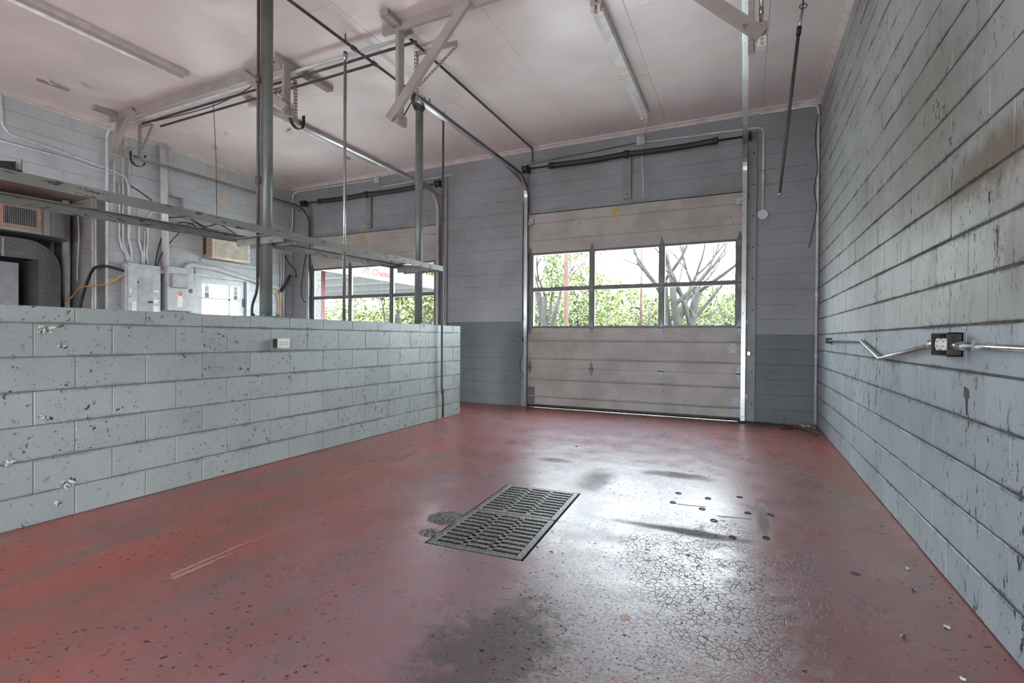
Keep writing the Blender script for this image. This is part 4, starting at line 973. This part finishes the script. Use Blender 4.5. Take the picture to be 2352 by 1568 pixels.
# air conditioner
t = thing('air_conditioner', 'tan window air conditioner with cream perforated grille high on the left wall', 'air conditioner', (XL, 5.98, 2.65))
y0, y1, z0, z1 = 5.54, 6.24, 2.46, 2.86; xf = XL+.30
MB().cbox((XL, y0, z0), (XL+.26, y1, z1), .006).build('case', 'tan', t)
m = MB(); m.cbox((XL+.26, y0, z0), (xf, y0+.035, z1), .004); m.cbox((XL+.26, y1-.035, z0), (xf, y1, z1), .004); m.cbox((XL+.26, y0+.03, z1-.03), (xf, y1-.03, z1), .004); m.cbox((XL+.26, y0+.03, z0), (xf, y1-.03, z0+.035), .004)
m.build('front_frame', 'cream', t)
MB().box((XL+.26, y0+.03, z0+.03), (XL+.265, y1-.03, z1-.025)).build('grille_back', 'dark', t)
m = MB(); n = 24; zz = 15
for i in range(n+1):
    y = y0+.035+(y1-y0-.07)*i/n; m.box((xf-.012, y-.007, z0+.03), (xf-.008, y+.007, z1-.025))
for i in range(zz+1):
    z = z0+.035+(z1-z0-.065)*i/zz; m.box((xf-.012, y0+.03, z-.006), (xf-.007, y1-.03, z+.006))
m.build('grille', 'cream', t)
for yy, w in ((y0-.001, .001),):
    MB().box((XL+.04, yy-.003, z0+.06), (XL+.11, yy, z1-.05)).build('side_vent', 'dark', t); MB().box((XL+.13, yy-.003, z0+.06), (XL+.235, yy, z1-.05)).build('side_panel', 'rusty', t)
MB().cbox((XL, 5.50, 2.40), (XL+.03, 6.62, 2.455), .004).build('sill_board', 'panel', t)
# patches of bare plaster, small metal niche
def peel(pts, label):
    n = len(pts); v = [(XL+.004, y, z) for y, z in pts] + [(XL-.003, y, z) for y, z in pts]
    o = MB().add(v, [tuple(range(n))] + [(i, n+i, n+(i+1) % n, (i+1) % n) for i in range(n)]).build('bare_patch', 'peel', wl); o['label'] = label
peel([(5.767, 4.085), (5.872, 4.102), (5.971, 4.101), (5.989, 3.981), (6.005, 3.938), (5.972, 3.882), (5.889, 3.920), (5.767, 3.916), (5.759, 4.005)], 'tan patch of bare plaster near the ceiling')
peel([(5.601, 4.109), (5.695, 4.108), (5.711, 4.052), (5.633, 4.013)], 'small tan patch of bare plaster')
peel([(5.776, 3.595), (5.833, 3.640), (5.956, 3.673), (6.066, 3.638), (6.024, 3.548), (5.915, 3.467), (5.833, 3.501)], 'tan shell-shaped patch of bare plaster')
t = thing('wall_bracket_box', 'small open steel angle box high on the left wall right of the riser', 'bracket', (XL, 5.11, 3.3))
MB().box((XL, 5.165, 3.20), (XL+.10, 5.18, 3.40)).build('side_plate', 'panel_d', t); MB().box((XL, 4.98, 3.385), (XL+.09, 5.18, 3.40)).build('top_plate', 'panel_d', t)
# fittings near the far corner
pipe('corner_conduit', [(XL+.03, 7.20, 2.80), (XL+.03, 7.20, 1.2)], .022, 'emt', 'dark-edged conduit on left wall near the far corner', 'conduit', 0, 8)
pipe('corner_conduit', [(XL+.03, 7.14, 2.80), (XL+.03, 7.14, 1.2)], .014, 'white', 'slim white conduit beside the far corner conduit', 'conduit', 0, 8)
pipe('hose_stub', [(XL+.05, 7.12, 2.02), (XL+.16, 7.26, 2.36)], .030, 'dark', 'slanting dark hose stub near the far corner', 'hose', 0, 10)
pipe('corner_cable', smooth_path([(XL+.04, 7.20, 2.78), (XL+.08, 7.30, 2.6), (XL+.16, 7.38, 2.45), (XL+.17, 7.38, 2.32)]), .010, 'black', 'short black cable curling down near the far corner', 'cable', 0, 6)
pipe('extension_cord', smooth_path([(XL+.05, 6.78, 2.10), (XL+.06, 6.95, 2.04), (XL+.07, 7.06, 1.95), (XL+.06, 7.10, 1.75), (XL+.06, 7.06, 1.5), (XL+.06, 7.0, 1.2)]), .012, 'orange', 'orange extension cord hanging behind the near column', 'cord', 0, 6)
pipe('corner_cable', smooth_path([(-8.10, YB-.03, 2.9), (-8.18, YB-.04, 2.5), (-8.24, YB-.05, 2.1), (-8.18, YB-.04, 1.85), (-8.08, YB-.03, 1.82)]), .008, 'black', 'black cable loop left of the left overhead door', 'cable', 0, 6)

# alcove fittings
pipe('alcove_pipe', [(-10.13, 4.13, 0), (-10.13, 4.13, 3.2)], .022, 'emt', 'leftmost slim pipe on the alcove end wall', 'pipe', 0)
pipe('alcove_pipe', [(-9.60, 4.08, 0), (-9.60, 4.08, 3.2)], .050, 'emt', 'thick pipe on the alcove end wall', 'pipe', 0, 14)
pipe('alcove_pipe', [(-8.98, 4.15, 0), (-8.98, 4.15, 3.2)], .018, 'emt', 'slim alcove pipe, farther of a close pair', 'pipe', 0)
pipe('alcove_pipe', [(-8.88, 4.14, 0), (-8.88, 4.14, 3.2)], .020, 'emt', 'slim alcove pipe, nearer of a close pair', 'pipe', 0)
pipe('alcove_cable', smooth_path([(-9.35, 4.12, 3.05), (-9.36, 4.14, 2.6), (-9.40, 4.14, 2.2), (-9.38, 4.13, 1.95)]), .008, 'white', 'thin white cable hanging on the alcove end wall', 'cable', 0, 6)
pipe('alcove_hose', smooth_path([(-9.98, 4.0, 1.30), (-9.92, 4.0, 1.65), (-9.82, 4.0, 1.84), (-9.68, 4.0, 1.80), (-9.55, 4.0, 1.68), (-9.46, 4.0, 1.3)]), .022, 'black', 'black hose looping behind the thick alcove pipe', 'hose', 0, 8)
pipe('alcove_hose', smooth_path([(-9.05, 4.0, 1.25), (-8.98, 4.0, 1.6), (-8.86, 4.02, 1.9), (-8.72, 4.03, 2.08), (-8.58, 4.04, 2.12), (-8.47, 4.12, 2.12), (-8.46, 4.30, 2.08)]), .020, 'black', 'black hose bending round the alcove corner to the panel', 'hose', 0, 8)
pipe('orange_cable', smooth_path([(-9.40, 3.98, 1.62), (-9.2, 3.98, 1.68), (-9.0, 3.98, 1.80), (-8.8, 4.02, 1.84), (-8.60, 4.05, 1.84), (-8.45, 4.12, 1.88), (-8.44, 4.30, 2.04)]), .010, 'orange', 'orange cord strung across the alcove pipes', 'cord', 0, 6)
def duct():
    t = thing('air_duct', 'galvanised air duct with rounded end under the alcove ceiling', 'air duct', (-9.2, 3.0, 2.56))
    xf, xb, z0, z1 = -9.20, -9.75, 2.555, 2.965; ye, r = 4.05, .34
    arc = [(xf-r*(1-math.cos(q/10*R90)), ye-r+r*math.sin(q/10*R90)) for q in range(11)]
    prof = [(xb, .6), (xf, .6)] + arc + [(xb, ye)]
    MB().prism(prof, 2, z0, z1).build('duct_body', 'sheet', t)
    for y in (3.64, 3.73): MB().box((xf-.002, y-.006, z0-.004), (xf+.006, y+.006, z1+.004)).build('seam', 'sheet_d', t)
    reg = MB(); a, b, c, d = 3.12, 3.615, 2.60, 2.93
    a = 3.17
    reg.cbox((xf, a, c), (xf+.016, a+.045, d), .003); reg.cbox((xf, b-.045, c), (xf+.016, b, d), .003); reg.cbox((xf, a+.04, c), (xf+.016, b-.04, c+.045), .003); reg.cbox((xf, a+.04, d-.045), (xf+.016, b-.04, d), .003)
    g = reg.build('register_frame', 'rusty', t); g['label'] = 'rusty pink air register'
    MB().box((xf, a+.04, c+.04), (xf+.003, b-.04, d-.04)).build('register_throat', 'black', g)
    for k in range(18):
        y = a+.055+(b-a-.11)*k/17; MB().box((xf+.003, y-.004, c+.045), (xf+.012, y+.004, d-.045)).build('louver', 'galv', g)
duct()
def plenum():
    t = thing('return_plenum', 'dark sheet metal plenum with rounded top corner in the alcove', 'air duct', (-9.35, 3.2, 0))
    xf, xb = -9.32, -10.2; yr, zt, r = 3.90, 2.48, .42
    oy = (3.06, 3.64, 2.20)
    arc = [(yr-r+r*math.sin(q/10*R90), zt-r+r*math.cos(q/10*R90)) for q in range(11)]
    # face with a doorway, walls and top as sheet of real thickness
    prof = [(oy[1], 0), (yr, 0)] + list(reversed(arc)) + [(.8, zt), (.8, oy[2]), (oy[1], oy[2])]
    MB().prism(prof, 0, xf-.02, xf).build('face_sheet', 'sheet_d', t)
    out = [(yr, 0)] + list(reversed(arc)) + [(.8, zt)]; inn = [(y-.02 if y > 1 else y, z-.02 if z > 0 else z) for y, z in out]
    MB().prism(out+list(reversed(inn)), 0, xb, xf-.02).build('wrap_sheet', 'sheet_d', t)
    MB().box((xb, oy[1], 0), (xf-.02, oy[1]+.015, oy[2])).build('throat_sheet', 'sheet_d', t)
    MB().box((xb-.02, .8, 0), (xb, yr, zt-.03)).build('back_sheet', 'sheet_d', t)
    MB().box((-9.56, 2.2, 0), (-9.54, 3.50, 2.15)).build('filter_panel', 'panel_d', t)
    MB().box((xf, 3.24, 2.20), (xf+.006, 3.265, 2.46)).build('strap', 'galv', t)
plenum()

# ------------------------------------------------------------------ outdoors
M['bark'] = worn('bark', (.024, .021, .018), (.012, .010, .009), .9, 0, .52, 9, (1, 1, .3))
M['leaf'] = plain('spring_leaf', (.050, .068, .005), .6, 0, .4, 3)
M['leaf2'] = plain('yellow_leaf', (.064, .074, .008), .6, 0, .35, 3)
M['grass'] = plain('grass', (.035, .06, .008), .8, 0, .4, 2)
M['pave'] = plain('forecourt_concrete', (.50, .49, .47), .85)
M['pole'] = worn('utility_pole_wood', (.055, .026, .019), (.10, .085, .075), .85, 0, .60, 5, (1, 1, .12))
M['cwhite'] = plain('canopy_white', (.13, .13, .127), .5)
M['cgrey'] = plain('canopy_soffit', (.09, .09, .09), .6)
M['cred'] = plain('canopy_red', (.060, .004, .004), .5)
struct(MB().box((-70, YB+.2, -.3), (50, 20, -.02)).build('ground_forecourt', 'pave'), 'pale concrete forecourt outside the overhead doors', 'ground')
struct(MB().box((-70, -60, -.3), (50, YF-.2, -.02)).build('ground_rear', 'pave'), 'concrete yard behind the building', 'ground')
struct(MB().box((-70, YF-.2, -.3), (XL-2.9, YB+.2, -.02)).build('ground_side', 'pave'), 'concrete yard beside the left wall', 'ground')

def tree(base, h, r0, seed, label, stems, leaf=None, nleaf=0, spread=.5, lsize=.12, depth=4, lean=0.0, group=None, lz=(0.0, 1.0)):
    rnd = random.Random(seed); m = MB(); tips = []
    def grow(p, d, L, r, k):
        n = 4; pts = [p]; rs = [r]; q = p.copy(); dd = d.copy()
        for i in range(n):
            dd = (dd + Vector((rnd.gauss(0, .10), rnd.gauss(0, .10), rnd.gauss(.03, .05)))).normalized(); q = q + dd*(L/n); pts.append(q.copy()); rs.append(r*(1-.42*(i+1)/n))
        m.tube(pts, rs, 7 if k < 2 else 5, k == 0)
        tips.extend(pts[2:] if k > 1 else [])
        if k >= depth: return
        for c in range(rnd.choice((2, 2, 3))):
            i = rnd.choice((2, 3, 4, 4)); ax = Vector((rnd.gauss(0, 1), rnd.gauss(0, 1), rnd.gauss(0, .4))).normalized()
            nd = (dd + ax*rnd.uniform(.35, .95)*spread*1.6).normalized()
            if nd.z < -.1: nd.z = abs(nd.z)
            grow(pts[i], nd, L*rnd.uniform(.58, .82), rs[i]*rnd.uniform(.55, .75), k+1)
    b = Vector(base)
    for s in range(stems):
        a = rnd.uniform(0, 6.28); off = Vector((math.cos(a), math.sin(a), 0))*(r0*.5 if stems > 1 else 0)
        d = Vector((lean+math.cos(a)*.20*(stems > 1), math.sin(a)*.2*(stems > 1), 1)).normalized()
        grow(b+off, d, h*rnd.uniform(.36, .44), r0*rnd.uniform(.6, .8) if stems > 1 else r0, 0)
    t = thing('tree', label, 'tree', base, group); m.build('trunk', 'bark', t)
    if nleaf:
        l = MB()
        for i in range(nleaf):
            p = rnd.choice(tips) + Vector((rnd.gauss(0, .30), rnd.gauss(0, .30), rnd.gauss(0, .30)))
            u = Vector((rnd.gauss(0, 1), rnd.gauss(0, 1), rnd.gauss(0, 1))).normalized()*lsize*rnd.uniform(.6, 1.3); v = u.orthogonal().normalized()*lsize*.55
            l.add([p-u, p+v, p+u, p-v], [(0, 1, 2, 3)])
        o = l.build('foliage', leaf, t); o['kind'] = 'stuff'
    return t
def dirpt(kx, y, z=-.02): return (kx*y, y, z)
tree(dirpt(-.109, 26), 9.5, .34, 5, 'large bare many-stemmed tree seen through the right door panes', 4, None, 0, .62, depth=5)
tree(dirpt(-.375, 24), 9.0, .30, 12, 'leafy tree with forked trunk at the left of the right door glass', 3, 'leaf', 3200, .42, .10, 4)
tree(dirpt(-.305, 30), 7.5, .12, 21, 'slender tree just right of the thick utility pole', 2, 'leaf', 300, .4, .10, 4)
tree(dirpt(-.262, 34), 9.0, .13, 33, 'tall thin tree in the middle pane of the right door', 2, 'leaf', 260, .4, .10, 4)
tree(dirpt(-.160, 25), 4.8, .11, 42, 'small dark twiggy tree left of the large bare tree', 2, 'leaf2', 150, .55, .07, 4)
tree(dirpt(-.074, 24), 4.6, .10, 52, 'thin bare sapling right of the large bare tree', 1, None, 0, .6, .07, 4)
tree(dirpt(-.020, 27), 5.0, .10, 61, 'small leafy tree near the right edge of the door glass', 1, 'leaf2', 500, .5, .10, 4)
tree(dirpt(-.80, 26), 6.5, .14, 71, 'leafy tree seen low through the left door right pane', 3, 'leaf2', 3600, .55, .13, 4)
tree(dirpt(-.70, 25), 6.5, .12, 76, 'leafy tree seen behind the far column', 3, 'leaf2', 3200, .55, .13, 4)
tree(dirpt(-.93, 30), 5.0, .12, 81, 'pale tree in the left door middle pane', 2, 'leaf2', 500, .5, .12, 4)

def pole(kx, y, r, h, label):
    x = kx*y; t = thing('utility_pole', label, 'utility pole', (x, y, -.02))
    MB().tube([(x, y, -.02), (x, y, h*.5), (x, y, h)], [r, r*.88, r*.75], 14).build('shaft', 'pole', t)
    MB().tube([(x, y, h), (x, y, h+r*1.6)], [r*.75, r*.2], 14).build('cap', 'pole', t)
    return t
pole(-.342, 16, .088, 9.0, 'thick reddish utility pole in the left pane of the right door')
pole(-.1855, 30, .085, 6.45, 'slim red-brown utility pole in the middle pane of the right door')
def span(a, b, label):
    P = [Vector(a).lerp(Vector(b), k/12) - Vector((0, 0, .35*math.sin(math.pi*k/12))) for k in range(13)]
    pipe('utility_wire', P, .012, 'dark', label, 'wire', 0, 5)

def bush(name, kx, y, w, h, n, mat, seed, label, size=.11):
    r = random.Random(seed); t = thing(name, label, 'bush', (kx*y, y, 0)); l = MB(); s = MB()
    for i in range(n):
        a, q = r.uniform(0, 6.28), math.sqrt(r.random()); zz = r.random()
        hh = h*math.sqrt(max(.05, 1-q*q*.85))
        p = Vector((kx*y+math.cos(a)*q*w, y+math.sin(a)*q*w*.6, hh*(1-zz*zz*.9)))
        u = Vector((r.gauss(0, 1), r.gauss(0, 1), r.gauss(0, .8))).normalized()*size*r.uniform(.6, 1.3); v = u.orthogonal().normalized()*size*.5
        l.add([p-u, p+v, p+u, p-v], [(0, 1, 2, 3)])
    for i in range(26):
        a = r.uniform(0, 6.28); q = r.random()
        s.tube([(kx*y, y, 0), (kx*y+math.cos(a)*w*q*.5, y+math.sin(a)*w*q*.3, h*.55), (kx*y+math.cos(a)*w*q*.9, y+math.sin(a)*w*.5*q, h*r.uniform(.8, 1.15))], [.035, .02, .007], 5)
    s.build('stems', 'bark', t); o = l.build('foliage', mat, t); o['kind'] = 'stuff'
for i, (kx, y, w, h, mat, lab) in enumerate((
    (-.405, 27, 2.4, 3.4, 'leaf', 'dense green bush behind the leafy forked tree'),
    (-.315, 28, 2.2, 3.6, 'leaf', 'rounded green bush right of the thick utility pole'),
    (-.262, 32, 2.4, 3.6, 'leaf2', 'yellow green bush below the tall thin tree'),
    (-.215, 36, 3.0, 3.1, 'leaf2', 'low yellow green bush left of the slim pole'),
    (-.150, 34, 2.6, 3.0, 'leaf2', 'low sparse bush right of the slim pole'),
    (-.100, 33, 2.8, 3.3, 'leaf', 'green bush at the foot of the large bare tree'),
    (-.055, 33, 2.6, 3.4, 'leaf2', 'yellow green bush right of the large bare tree'),
    (-.012, 31, 2.4, 3.8, 'leaf', 'bright green bush at the right end of the door glass'),
    (-.66, 30, 3.0, 4.2, 'leaf', 'bright bush in the right pane of the left door'),
    (-.78, 31, 3.0, 4.0, 'leaf2', 'bright bush beside the far column outside'))):
    bush('bush', kx, y, w, h, 2100, mat, 100+i, lab)
def bank():
    v = []; f = []; nx, ny = 40, 8
    for j in range(ny+1):
        for i in range(nx+1):
            x = -60+110*i/nx; y = 20+40*j/ny; hill = 2.6*math.exp(-((x+13)/13)**2)*min(1, max(0, (y-34)/14))
            v.append((x, y, -.02 + .055*(y-20)*.6 + hill + .08*math.sin(x*1.3+j)))
    for j in range(ny):
        for i in range(nx): f.append((j*(nx+1)+i, j*(nx+1)+i+1, (j+1)*(nx+1)+i+1, (j+1)*(nx+1)+i))
    struct(MB().add(v, f).build('ground_bank', 'grass'), 'rising grassy bank beyond the forecourt', 'ground')
bank()
def woods():
    r = random.Random(9); l = MB()
    for i in range(15000):
        x = r.uniform(-48, 4); y = r.uniform(44, 58); top = 4.2 + 3.6*math.exp(-((x+15.5)/6)**2) + .5*math.sin(x*1.7) + 1.2*(x > -4)
        z = top*(1-r.random()**1.6*.8)
        u = Vector((r.gauss(0, 1), r.gauss(0, 1), r.gauss(0, .8))).normalized()*.26*r.uniform(.6, 1.3); q = u.orthogonal().normalized()*.15
        p = Vector((x, y, z)); l.add([p-u, p+q, p+u, p-q], [(0, 1, 2, 3)])
    o = l.build('distant_woodland', 'leaf2', None, (-20, 50, 0)); o['kind'] = 'stuff'; tag(o, 'distant pale green woodland on the rise beyond the bushes', 'woodland')
woods()

# filling station canopy seen through the left door
def canopy():
    x1, x0, y0, y1, zb, zt = -11.49, -26.0, 9.6, 19.5, 3.10, 3.62
    t = thing('station_canopy', 'white forecourt canopy with red hand-painted clearance lettering on its edge', 'canopy', (-18, 14, zb))
    MB().box((x1-.06, y0, zb), (x1, y1, zt)).build('fascia', 'cwhite', t); MB().box((x0, y1-.06, zb), (x1-.06, y1, zt)).build('fascia', 'cwhite', t)
    MB().box((x0, y0, zb), (x1-.06, y0+.06, zt)).build('fascia', 'cwhite', t); MB().box((x0, y0+.06, zb), (x0+.06, y1-.06, zt)).build('fascia', 'cwhite', t)
    MB().box((x0+.06, y0+.06, zt-.12), (x1-.06, y1-.06, zt-.02)).build('soffit', 'cgrey', t)
    for y in (11.6, 13.6, 15.6, 17.6): MB().box((x0+.06, y-.10, zb+.14), (x1-.06, y+.10, zt-.12)).build('soffit_beam', 'cwhite', t)
    cu = bpy.data.curves.new('lettering', 'FONT'); cu.body = 'FT. Clearance'; cu.size = .30; cu.shear = .25; cu.extrude = .003; cu.space_character = .95; cu.offset = .013
    to = bpy.data.objects.new('lettering_tmp', cu); COL.objects.link(to); bpy.context.view_layer.update()
    me = bpy.data.meshes.new_from_object(to.evaluated_get(bpy.context.evaluated_depsgraph_get())); bpy.data.objects.remove(to); bpy.data.curves.remove(cu)
    me.materials.clear(); me.materials.append(M['cred'])
    o = bpy.data.objects.new('lettering', me); COL.objects.link(o); o.parent = t; o.matrix_parent_inverse = Matrix.Translation(-t.location)
    o.location = (x1+.004, 12.86, 3.235); o.rotation_euler = (R90, 0, R90); o['label'] = 'red painted words FT. Clearance'
    for (x, y) in ((-13.4, 12.9), (-22, 12.9)):
        MB().cbox((x-.10, y-.10, -.02), (x+.10, y+.10, zb+.3), .01).build('post', 'cred', t)
canopy()
